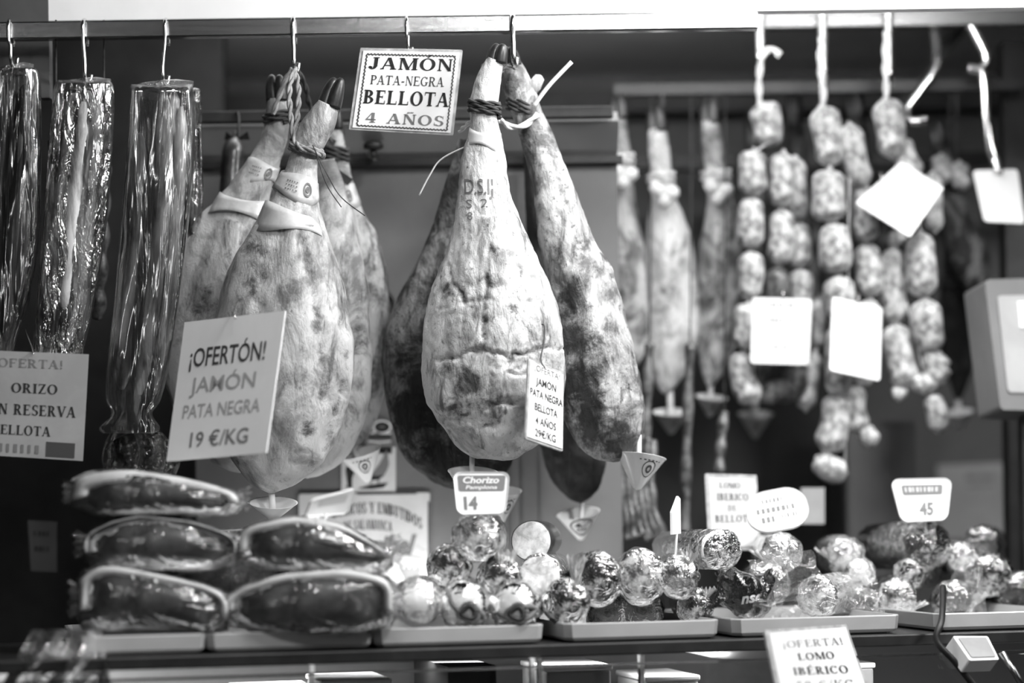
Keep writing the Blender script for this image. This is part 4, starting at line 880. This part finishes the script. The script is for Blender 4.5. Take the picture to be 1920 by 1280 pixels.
# posters and papers on the back wall
q = sign('cream wall poster reading IBERICOS Y EMBUTIDOS DE SALAMANCA with a landscape sketch', [(560, 926), (806, 923), (806, 1092), (562, 1096)], .374, r=.02, card='paper_cream', cat='poster', name='wall_poster', t=.002, flat=True)
arch = lambda x, y: (x, y - 1.05 * max(0, x - .5) ** 2 * 1.0)
q.pr('lettering', 'ink_soft', [SL('IBERICOS Y EMBUTIDOS', .25, .94, .78, .90, .26, .09, .08)], warp=lambda x, y: (x, y - 1.25 * max(0, x - .55) ** 2 - .6 * max(0, .55 - x) ** 2))
q.pr('lettering', 'ink_soft', [SL('DE SALAMANCA', .34, .71, .60, .71, .26, .09, .08)], warp=lambda x, y: (x, y - .9 * (x - .52) ** 2))
q.pr('script_name', 'ink_mid', [NL('Maribel', .34, .90, .32, .54, .05, .35)])
def poly(pts, w_=.004):
    v = []; f = []
    for i, (x, y) in enumerate(pts): v += [(x, y - w_), (x, y + w_)]
    for i in range(len(pts) - 1): f.append((2 * i, 2 * i + 2, 2 * i + 3, 2 * i + 1))
    return v, f
q.pr('landscape_sketch', 'ink_pale', [poly([(.5, .3), (.7, .28), (.82, .31), (.95, .27)], .006), poly([(.55, .08), (.7, .13), (.8, .19), (.76, .25), (.6, .27)]), poly([(.86, .34), (.9, .42), (.93, .38), (.97, .36)])])
q.pr('dark_edge', 'ink_soft', [_rect(.985, .1, .999, .9), _rect(.45, .985, .9, .999)])
q = sign('wall picture of a standing hen with its shadow', [(640, 838), (742, 838), (742, 922), (640, 922)], .376, card='paper_cream', cat='picture', name='hen_picture', t=.0015, flat=True)
hen = [(.34, .42), (.42, .50), (.52, .50), (.60, .46), (.70, .62), (.78, .80), (.84, .98), (.86, .80), (.88, .62), (.84, .48), (.78, .36), (.68, .27), (.56, .26), (.46, .32)]
q.pr('hen', 'ink_mid', [(hen, [tuple(range(len(hen)))])])
under = [(.44, .34), (.56, .26), (.68, .27), (.80, .38), (.72, .36), (.6, .36), (.5, .40)]
q.pr('hen_belly', 'ink', [(under, [tuple(range(len(under)))]), ([(.55, .28), (.52, .1), (.535, .1), (.57, .28)], [(0, 1, 2, 3)]), ([(.68, .28), (.66, .08), (.675, .08), (.7, .28)], [(0, 1, 2, 3)]),
    ([(.3, .08), (.55, .06), (.78, .1), (.86, .2), (.7, .18), (.5, .14)], [(0, 1, 2, 3, 4, 5)]), ([(.06, .12), (.12, .14), (.08, .5), (.14, .62), (.26, .5), (.2, .3), (.2, .08)], [(0, 1, 2, 3, 4, 5, 6)])], .0011)
q = sign('dark wall picture of a preserving jar above the hen', [(686, 792), (735, 792), (735, 850), (686, 850)], .376, card='ink_mid', cat='picture', name='jar_picture', t=.0015, flat=True)
q.pr('jar_lid', 'paper', [_arc(.62, .86, .36, .22, 0, 360, .06, .05, 24), poly([(.2, .66), (.4, .7), (.6, .64), (.95, .66)], .02), poly([(.1, .4), (.5, .36), (.95, .4)], .02)])
q.pr('jar_shadow', 'ink', [_arc(.62, .86, .28, .16, 0, 360, .14, .12, 20), _rect(.1, .48, .98, .58), _rect(.3, .1, .95, .2)])
q = sign('grey notice sheet on the rear wall behind the big dark salami', [(1757, 872), (1906, 866), (1908, 1010), (1760, 1012)], 1.494, card='paper_grey', cat='notice', name='notice_sheet', flat=True)
q.pr('illegible_print', 'ink_mid', [_rect(.38, .70, .72, .73), smudge(8, .36, .75, .78, .88, 2)])
sign('small grey card standing behind the oval tag', [(1502, 914), (1546, 914), (1546, 982), (1502, 982)], .5, card='paper_grey', cat='card', name='small_card', flat=True)
q = sign('small dark label card standing beside the wrapped meat packs', [(52, 975), (106, 978), (106, 1072), (58, 1070)], -.4, card='ink_soft', cat='label', name='label_card', flat=True)
q.pr('illegible_print', 'ink', [smudge(4, .2, .8, .7, .8, 1), smudge(4, .2, .8, .4, .5, 2)])
# wall clock edge seen between the bunches
t = thing('wall_clock', 'round black-rimmed clock on the back wall peeping out between the bunches', 'clock', P(712, 600, .37))
c = P(712, 572, .376)
G().rings(lathe([(.030, .0), (.034, .018), (.030, .022), (.026, .018), (.026, .004)], c, Vector((0, -1, 0)), 36), False, False).mk('rim', M['black'], t)
G().rings(lathe([(.027, .002), (.027, .006)], c, Vector((0, -1, 0)), 36)).mk('dial', M['paper_grey'], t, smooth=False)

# ------------------------------------------------------------------ counter and display case, set at a slight angle
CA = math.atan(.25); ca_, sa_ = math.cos(CA), math.sin(CA)
def C(s, t_, z): return Vector((s * ca_ - t_ * sa_, -.33 + s * sa_ + t_ * ca_, HZ + z))
def s_of(px, py=1190):        # where the line of sight through a pixel column meets the tray fronts
    k = ((px - 960) * cR + (960 - py) * sR) / 4000; return k * (4 - .33) / (ca_ - k * sa_)
def cbox(name, mat, s0, s1, t0, t1, z0, z1, parent, bevel=0, **k):
    g = G(); v = [C(s, t_, z) for z in (z0, z1) for s, t_ in ((s0, t0), (s1, t0), (s1, t1), (s0, t1))]
    g.add(v, [(0, 3, 2, 1), (4, 5, 6, 7), (0, 1, 5, 4), (1, 2, 6, 5), (2, 3, 7, 6), (3, 0, 4, 7)])
    return g.mk(name, mat, parent, smooth=False, bevel=bevel, **k)
case = thing('display_case', 'long glass-fronted display case carrying the trays of cured meats', 'display case', C(0, .2, -HZ))
TOPZ = -.228
cbox('worktop', M['black'], -1.25, 1.3, -.02, .5, TOPZ - .022, TOPZ, case, .003)
cbox('base_cabinet', M['dark'], -1.25, 1.3, .0, .5, -HZ, -.62, case)
cbox('back_panel', M['wall'], -1.25, 1.3, .44, .46, -.62, TOPZ - .023, case)
cbox('inner_shelf', M['white'], -1.24, 1.29, .04, .43, -.62, -.60, case)
cbox('glass_pane', M['glass'], -1.25, 1.3, -.045, -.039, -.62, -.262, case)
cbox('glass_edge', M['steel'], -1.25, 1.3, -.047, -.037, -.266, -.262, case)
for s in (s_of(986), s_of(1000), s_of(1190), s_of(575)):
    cbox('upright', M['steel'] if s > .03 else M['white'], s, s + .008, -.03, -.015, -.62, TOPZ - .022, case)
cbox('dark_divider', M['dark'], s_of(862), s_of(955), .1, .4, -.6, -.27, case)
for i, (x, w_) in enumerate(((540, .13), (690, .12), (1120, .12), (1300, .1), (1640, .1))):
    s = s_of(x)
    tpk = thing('boxed_product', ['pale box inside the glass case under the meat packs', 'pale leaning box inside the case beside the dark divider', 'pale box inside the case under the salamis', 'small pale box inside the case next to the lomo sign', 'pale carton inside the case behind the lomo sign'][i], 'box', C(s, .2, -.6))
    cbox('body', M['paper_cream'] if i % 2 else M['paper_grey'], s - w_ / 2, s + w_ / 2, .12, .3, -.6, -.31 + .012 * (i % 3), tpk, .004)
    cbox('lid', M['white'], s - w_ / 2 - .003, s + w_ / 2 + .003, .117, .303, -.31 + .012 * (i % 3), -.30 + .012 * (i % 3), tpk, .003)
# trays
def tray(label, xa, xb, t0=0.0, dep=.42):
    s0, s1 = s_of(xa), s_of(xb); z0, z1 = TOPZ + .001, TOPZ + .034
    g = G(); rings = []
    def rect(i, z, fl=0):
        pts = [(s0 + i, t0 + i), (s1 - i, t0 + i), (s1 - i, t0 + dep - i), (s0 + i, t0 + dep - i)]; out = []
        for k in range(4):
            a, b = pts[k], pts[(k + 1) % 4]
            for u in (.04, .5, .96): out.append(C(a[0] + (b[0] - a[0]) * u, a[1] + (b[1] - a[1]) * u, z))
        return out
    rings = [rect(.012, z0), rect(.004, z0 + .003), rect(.0, z0 + .008), rect(-.002, z1 - .002), rect(-.001, z1), rect(.004, z1), rect(.012, z0 + .008), rect(.016, z0 + .004)]
    g.rings(rings); return g.mk('serving_tray', M['tray'], smooth=False, label=label, cat='tray', group='white trays along the counter')
tray('white plastic tray under the far end of the meat packs', 140, 386)
tray('white plastic tray under the stacked meat packs with pale rind', 390, 700)
tray('white plastic tray under the white netted sausages', 704, 1020)
tray('white plastic tray under the sharp glossy salamis', 1062, 1350)
tray('white plastic tray under the loosely wrapped goods', 1378, 1690)
tray('white plastic tray under the big bubbly pack', 1758, 2010)

# ------------------------------------------------------------------ wrapped pieces of cured meat on the trays
FLOOR = HZ + TOPZ + .004
def pack(label, x0, y0, x1, y1, dy, seed, tilt=0, dep=.15, fatw=18, mat='meat', taper=(0, 0)):
    cx, cy = (x0 + x1) / 2, (y0 + y1) / 2; hx, hy = (x1 - x0) / 2, (y1 - y0) / 2
    t = thing('meat_pack', label, 'meat pack', P(cx, y1, dy), 'film-wrapped pieces of cured meat stacked on the trays')
    def pt(a, b, d):
        x, y = a * hx, -b * hy; c, s = math.cos(R(tilt)), math.sin(R(tilt))
        return P(cx + x * c - y * s, cy + x * s + y * c, dy + d)
    def sup(an, e=.44):
        c, s = math.cos(an), math.sin(an); a = math.copysign(abs(c) ** e, c); b = math.copysign(abs(s) ** (e * 1.1), s)
        if b > 0: b = (b + 1) * (1 - taper[0] * max(0, -a) ** 1.6 - taper[1] * max(0, a + .2) ** 1.6) - 1
        return a, b
    def blob(sc, am, fr):
        rs = []
        for i in range(15):
            v = -1 + 2 * i / 14; k = (1 - abs(v) ** 3.2) ** .5 if abs(v) < 1 else .0
            k = max(k, .02); ring = []
            for j in range(56):
                a, b = sup(2 * math.pi * j / 56); b *= 1 + .1 * math.sin(a * 2.4 + seed); w_ = 1 + am * noise.noise(Vector((a * fr + seed, b * fr, v * fr)))
                ring.append(pt(a * sc * (.35 + .65 * k) * w_, b * sc * (.35 + .65 * k) * w_, (v + 1) / 2 * dep * sc - .004 * (sc > 1)))
            rs.append(ring)
        return G().rings(rs)
    blob(.92, .16, 1.9).mk('meat', M[mat], t)
    g = G(); prof = []
    for j in range(30):
        an = R(-8 + 196 * j / 29); a, b = sup(an); b *= 1 + .1 * math.sin(a * 2.4 + seed); wv = 1 + .05 * noise.noise(Vector((a * 3 + seed, b * 3, 1)))
        o_, i_ = 1.0 * wv, (1.0 - fatw / hy * .95) * wv
        io = (1 - fatw / hx * .8)
        prof.append([pt(a * .99 * wv, b * o_ * .97, .012), pt(a * .985 * wv, b * o_ * .99, dep * .35), pt(a * .9 * wv, b * o_ * .93, dep * .85), pt(a * io * .9, b * i_ * .9, dep * .8), pt(a * io, b * i_, .010), pt(a * (io + 1) / 2, b * (o_ + i_) / 2, .004)])
    g.rings(prof); g.mk('fat_rind', M['fat'], t)
    fw = blob(1.035, .07, 5).mk('film_wrap', M['film_pack'], t)
    for sd in (-1, 1):
        g = G(); n = 13; rs = []
        for i in range(5):
            q = i / 4; rs.append([pt(sd * (.97 + .16 * q + .03 * math.sin(k * 2 + seed)), (k / (n - 1) - .55) * (.7 + .5 * q), .03 + .012 * math.sin(k * 2.3 + seed) * (.3 + q)) for k in range(n)])
        g.add([p for r_ in rs for p in r_], [(i * n + j, i * n + j + 1, (i + 1) * n + j + 1, (i + 1) * n + j) for i in range(4) for j in range(n - 1)])
        g.mk('film_end', M['film_haze'], fw)
    return t
pack('film-wrapped meat pack lying lowest, its near end by the netted sausages', 424, 1072, 738, 1186, -.46, 1.2, taper=(.28, .0))
pack('film-wrapped meat pack lying lowest at the dark stall end', 148, 1066, 430, 1188, -.47, 4.1, 3, taper=(.0, .22))
pack('domed film-wrapped meat pack on top, tag leaning on it', 448, 968, 734, 1076, -.44, 7.3, 2, taper=(.15, .42))
pack('dark film-wrapped meat pack in the middle of the shaded stack', 158, 966, 444, 1072, -.44, 2.2, 1, fatw=6, taper=(.25, .2))
pack('long flat film-wrapped piece on top of the shaded stack', 138, 884, 448, 968, -.44, 9.4, 2, fatw=34, taper=(.1, .25))
pack('dark filler pack added behind the gap between the two stacks', 300, 985, 590, 1178, -.24, 11.7, 0, fatw=5, mat='meat')  # added to turn the gap between the stacks dark
# loose film corner falling over the counter edge
t = thing('film_sheet', 'crumpled sheet of clear film hanging over the dark counter end', 'film', P(110, 1270, -.5))
g = G(); rs = []
for i in range(14):
    u = i / 13; rs.append([P(60 + 130 * v - 40 * u * (1 - v) + 40 * u * (v - .5) , 1180 + 110 * u, -.52 + .03 * math.sin(v * 14 + u * 3) + .01 * math.sin(u * 9)) for v in [k / 20 for k in range(21)]])
v = [p for r in rs for p in r]; g.add(v, [(i * 21 + j, i * 21 + j + 1, (i + 1) * 21 + j + 1, (i + 1) * 21 + j) for i in range(13) for j in range(20)])
g.mk('sheet', M['film_haze'], t)

# ------------------------------------------------------------------ salamis
def frame_of(d):
    d = Vector(d).normalized(); u = d.cross(Vector((0, 0, 1))).normalized(); return d, u, u.cross(d)
def salami(label, px, py, r, dy, mat='cut', casing='casing', ax=.0, az=0, L_=.2, filmed=True, ell=1.0, gather=None, dome=.25, group='salamis and sausages piled on the trays', seed=None, net=False, fm='film_fine'):
    seed = seed if seed is not None else px * .013 + py * .07
    sc = (4 + dy) / 4000; rw = r * sc; c = P(px, py, dy); d, u, v = frame_of((ax, 1, az))
    back = c + d * L_
    t = thing('salami', label, 'salami', Vector((c.x, c.y, c.z - rw)), group)
    def prof(rad, ps, am, fr, n=36):
        rs = []
        for k, (f, o) in enumerate(ps):
            ring = []
            for j in range(n):
                a = 2 * math.pi * j / n; w_ = 1 + am * noise.noise(Vector((math.cos(a) * fr + seed, math.sin(a) * fr, o * 25 * fr)))
                ring.append(c + d * o + (u * math.cos(a) + v * math.sin(a) * ell) * rad * f * w_)
            rs.append(ring)
        return G().rings(rs)
    e = rw * dome
    prof(rw, [(.02, -e), (.25, -e * .96), (.5, -e * .82), (.72, -e * .56), (.86, -e * .3), (.94, -e * .08), (.965, e * .05)], .04, 1.5).mk('end', M[mat], t)
    prof(rw, [(.93, e * .02), (.985, e * .12), (1, e * .5), (1, L_ * .3), (.98, L_ * .7), (.9, L_ * .95), (.5, L_), (.02, L_ + .004)], .04, 1.5).mk('casing', M[casing], t)
    if net:
        oc = (u * .22 - v * .28) * rw
        for k, f in enumerate((.24, .36)):
            pr = [c + oc + d * (-e * (.98 - .05 * k)) + (u * math.cos(2 * math.pi * j / 30) * 1.2 + v * math.sin(2 * math.pi * j / 30)) * rw * f * (1 + .12 * math.sin(j * .7 + seed)) for j in range(31)]
            G().tube(pr, .005 - .001 * k, 6).mk('net_ring', M['ink_soft' if k == 0 else 'ink_mid'], t)
        for k, a0 in enumerate((.4, 2.2, 3.6)):
            pr = []
            for q in range(9):
                w_ = q / 8; a = a0 + seed + .9 * w_ * (1 if k % 2 else -1); f = .36 + .66 * w_; o = -e * (1 - f * f) * .97 + (w_ > .8) * (w_ - .8) * .1
                pr.append(c + oc * (1 - w_) + d * (o - .002) + (u * math.cos(a) + v * math.sin(a) * ell) * rw * f)
            G().tube(pr, [.006 - .003 * abs(q / 8 - .4) for q in range(9)], 6).mk('net_cord', M['ink_mid'], t)
    if filmed:
        prof(rw * 1.05, [(.02, -e * 1.2 - .003), (.3, -e * 1.12 - .003), (.6, -e * .86), (.85, -e * .4), (1, e * .3), (1.02, e * 1.2), (1.02, L_ * .5), (.95, L_ * .95)], .10, 3.2, 48).mk('film_wrap', M[fm], t)
    if gather:
        gx, gy, gw, gh = gather     # twisted film tail: px offset of the neck, spread and height of the fan
        b0 = P(px + gx, py + gy, dy - .004); g = G(); n = 15; rs = []
        for i in range(6):
            q = i / 5; rs.append([b0 + Vector(((k / (n - 1) - .5) * gw * sc * (.18 + .82 * q) + gx * .25 * sc * q, .006 * math.sin(k * 2.1 + seed) * (.3 + q), gh * sc * q + .004 * math.sin(k * 1.7))) for k in range(n)])
        vv = [p for r_ in rs for p in r_]; g.add(vv, [(i * n + j, i * n + j + 1, (i + 1) * n + j + 1, (i + 1) * n + j) for i in range(5) for j in range(n - 1)])
        g.mk('film_tail', M['film_tail'], t)
    return t
S_ = salami
S_('cut salami on top of the heap carrying the chorizo tag', 893, 1006, 45, -.27, 'cut', ax=.08)
S_('white-ended salami without film beside the topmost one', 996, 1014, 38, -.14, 'cut_pale', ax=.14, filmed=False, dome=.1)
S_('pale cut salami in dark casing under the white-ended one', 1012, 1080, 40, -.18, 'cut_pale', ax=.16, dome=.12)
S_('shadowed salami next to the wall poster', 842, 1062, 40, -.26, 'cut_dark', casing='casing_pale')
S_('shadowed salami under the topmost one, its film tied in a tail', 936, 1082, 40, -.25, 'cut_dark', gather=(10, 10, 46, 60))
S_('white sausage end with bunched film, nearest the meat packs', 782, 1128, 44, -.36, 'casing_pale', casing='casing_pale', dome=.5, gather=(-10, -20, 40, 44))
S_('white netted sausage end with a dark knot, middle of three', 870, 1134, 46, -.33, 'casing_pale', casing='casing_pale', dome=.45, net=True, fm='film')
S_('white netted sausage end beside the dark marbled salami', 962, 1136, 46, -.31, 'casing_pale', casing='casing_pale', dome=.45, net=True, ax=.1, seed=3.3, fm='film')
S_('dark marbled salami in clear film at the front of the tray', 1062, 1130, 43, -.25, 'cut_dark', ax=.0, gather=(16, -26, 38, 62))
S_('oval marbled salami with a bright streak, first of the sharp row', 1122, 1086, 42, -.21, 'cut_dark', ell=1.2, ax=-.05)
S_('foil-bright marbled salami, second of the sharp row', 1203, 1082, 44, -.19, 'cut', ell=1.15, seed=1.9)
S_('crinkly foil-wrapped salami, third of the sharp row', 1274, 1082, 36, -.18, 'foil', ell=1.12, gather=(16, -26, 34, 20))
S_('foil-ended salami lying higher, in front of the framed sign', 1354, 1030, 42, -.02, 'foil', ax=-.5, ell=.85, casing='casing_pale', dome=.1)
S_('dark salami hidden low under the foil-bright row', 1202, 1146, 40, -.12, 'casing', ax=.1)
S_('dark salami hidden low beside the dark marbled salami', 1136, 1150, 36, -.12, 'casing', ax=.1)
S_('small marbled salami standing low before the black wrapper', 1304, 1138, 34, -.14, 'cut_dark', gather=(20, -20, 30, 16))
S_('foil-topped wrapped sausage under the oval tag', 1466, 1036, 38, .08, 'foil', ell=.95, gather=(-30, 16, 50, 20), fm='film_haze')
S_('dark sausage end behind the black wrapper', 1442, 1096, 38, .06, 'casing', casing='casing')
S_('wrapped sausage with loose film beside the foil-topped one', 1586, 1042, 36, .2, 'cut', gather=(-24, 10, 60, 24), fm='film_haze')
S_('bright wrapped sausage end under the loose film', 1614, 1074, 28, .16, 'cut_pale', fm='film_haze')
S_('wrapped sausage lying low by the lomo sign', 1530, 1118, 38, .0, 'cut', ax=.5, fm='film_haze', gather=(30, 10, 40, 16))
S_('dull wrapped sausage end in the low row', 1616, 1134, 34, .1, 'cut_dark', fm='film_haze')
S_('crumpled foil parcel end in the low row', 1684, 1124, 36, .12, 'foil', ell=1.1, gather=(30, 14, 40, 10))
S_('big dark salami carrying the tag with the grey band', 1742, 1024, 50, .2, 'cut_dark', ax=-.4, ell=.9)
S_('wrapped dark sausage lying crosswise under the big dark salami', 1700, 1076, 28, .16, 'cut_dark', ax=.6)
S_('wrapped sausage between the big dark salami and the bubbly pack', 1806, 1046, 30, .22, 'cut', fm='film_haze')
S_('dark wrapped sausage low at the end of the heap', 1784, 1128, 38, .16, 'casing', ax=.4, gather=(36, 8, 50, 24))
S_('big bubbly film pack with sparkling drops at the end of the heap', 1858, 1078, 44, .2, 'cut_dark', ell=.9, fm='film_fine')
S_('dark salami at the back behind the bubbly pack', 1840, 1020, 34, .34, 'casing', ax=.3)
S_('dark salami beyond the bubbly pack at the stall end', 1914, 1112, 40, .2, 'casing')
# black wrapper with white lettering
t = thing('black_wrapped_sausage', 'glossy black wrapped sausage with crumpled ends and white lettering', 'sausage', P(1385, 1160, -.16))
ring = []; cpt = [P(x, y, d) for x, y, d in ((1345, 1100, -.10), (1360, 1100, -.12), (1385, 1112, -.14), (1412, 1118, -.15), (1432, 1112, -.14), (1446, 1096, -.12))]
rs = []
for i in range(22):
    q = i / 21; cc = smooth_path(cpt, 22)[i]; rr_ = .042 * (.55 + .45 * math.sin(math.pi * min(1, max(0, q)) ) ** .6) if 0 < i < 21 else .03
    rs.append([cc + Vector((.25 * rr_ * math.sin(a * 3 + q * 5) * .25, -math.sin(a) * rr_, math.cos(a) * rr_)) * (1 + .16 * noise.noise(Vector((math.cos(a) * 2.4, math.sin(a) * 2.4, q * 6)))) if False else cc + Vector((.004 * math.sin(a * 4 + q * 9), -math.sin(a) * rr_ * (1 + .22 * noise.noise(Vector((math.cos(a) * 2.4, math.sin(a) * 2.4, q * 7)))), math.cos(a) * rr_ * (1 + .22 * noise.noise(Vector((math.cos(a) * 2.4, math.sin(a) * 2.4, q * 7))))) ) for a in [2 * math.pi * k / 32 for k in range(32)]])
bw = G().rings(rs).mk('wrapper', M['black_wrap'], t)
onto(bw, [NL('nsel', 0, 1, 0, 1, .03, .2)], 'lettering', M['white'], t, lambda a, b: (1390 + a * 48, 1132 - b * 20 - a * 8), .004)
for (x0, y0), (x1, y1), (x2, y2) in (((1350, 1085), (1330, 1150), (1362, 1120)), ((1436, 1090), (1440, 1140), (1415, 1132))):
    fr = [P(x0, y0, -.19), P(x1, y1, -.2), P(x2, y2, -.2)]; G().slab(fr, [p + Vector((0, .002, 0)) for p in fr]).mk('wrapper_flap', M['black_wrap'], t, smooth=False)
# loose films over the right half of the heap
def loose(label, pts, dy, seed):
    t = thing('film_sheet', label, 'film', P(*pts[-1], dy)); (ax_, ay), (bx, by), (cx, cy), (dx, dy_) = pts; g = G(); n = 22; v = []
    for i in range(n):
        for j in range(n):
            u, w_ = i / (n - 1), j / (n - 1)
            x = (ax_ * (1 - u) + bx * u) * (1 - w_) + (dx * (1 - u) + cx * u) * w_; y = (ay * (1 - u) + by * u) * (1 - w_) + (dy_ * (1 - u) + cy * u) * w_
            k = noise.noise(Vector((u * 4 + seed, w_ * 4, seed))); v.append(P(x + 6 * k, y + 8 * noise.noise(Vector((u * 5, w_ * 5, seed + 4))), dy + .03 * k + .012 * noise.noise(Vector((u * 11, w_ * 11, seed)))))
    g.add(v, [(i * n + j, i * n + j + 1, (i + 1) * n + j + 1, (i + 1) * n + j) for i in range(n - 1) for j in range(n - 1)]); g.mk('sheet', M['film_haze'], t)
loose('clear film draped from the heap over the tray edge beside the lomo sign', [(1420, 1120), (1520, 1130), (1440, 1220), (1385, 1172)], -.2, 1)
loose('clear film stretched across the goods under the oval tag', [(1400, 1050), (1520, 1030), (1560, 1120), (1440, 1130)], .0, 6)
loose('clear film folded over the low row of wrapped goods', [(1540, 1080), (1640, 1070), (1660, 1160), (1560, 1150)], .05, 9)
loose('clear film fan beside the bubbly pack', [(1790, 1060), (1840, 1050), (1850, 1150), (1770, 1140)], .1, 12)

# ------------------------------------------------------------------ devices at the stall end
t = thing('scale_display', 'pale grey scale display head with a white label on a dark post', 'scale', P(1890, 1150, .42))
q = Quad([(1846, 524), (1990, 520), (2000, 770), (1876, 768)], .42)
q.card('housing', M['wall'], t, .06, 0, .09)
q.card('screen_panel', M['paper_grey'], t, .05, 0, .004, .004, .13)
v = [(.38, .62), (.85, .62), (.85, .82), (.38, .82)]; G().slab([q.at(*p, .007) for p in v], [q.at(*p, .0042) for p in v]).mk('white_label', M['paper'], t, smooth=False)
a = P(1930, 765, .46); G().box((a.x - .02, .44, HZ + TOPZ + .05), (a.x + .02, .48, a.z)).mk('post', M['black'], t, smooth=False)
t = thing('card_reader', 'white slanted device clipped on the glass case by a black cable', 'device', P(1840, 1260, -.2))
q = Quad([(1786, 1192), (1852, 1192), (1874, 1236), (1818, 1238)], -.2)
q.card('housing', M['white'], t, .05, 0, .03)
q.card('face', M['paper_grey'], t, .04, 0, .002, .0025, .1)
G().tube(smooth_path([P(1768, 1100, -.1), P(1766, 1160, -.19), P(1756, 1200, -.21), P(1790, 1240, -.21), P(1830, 1290, -.2)], 24), .006, 8).mk('cable', M['black'], t)
G().tube([P(1878, 1222, -.2), P(1925, 1300, -.2)], .006, 10).mk('arm', M['steel'], t)
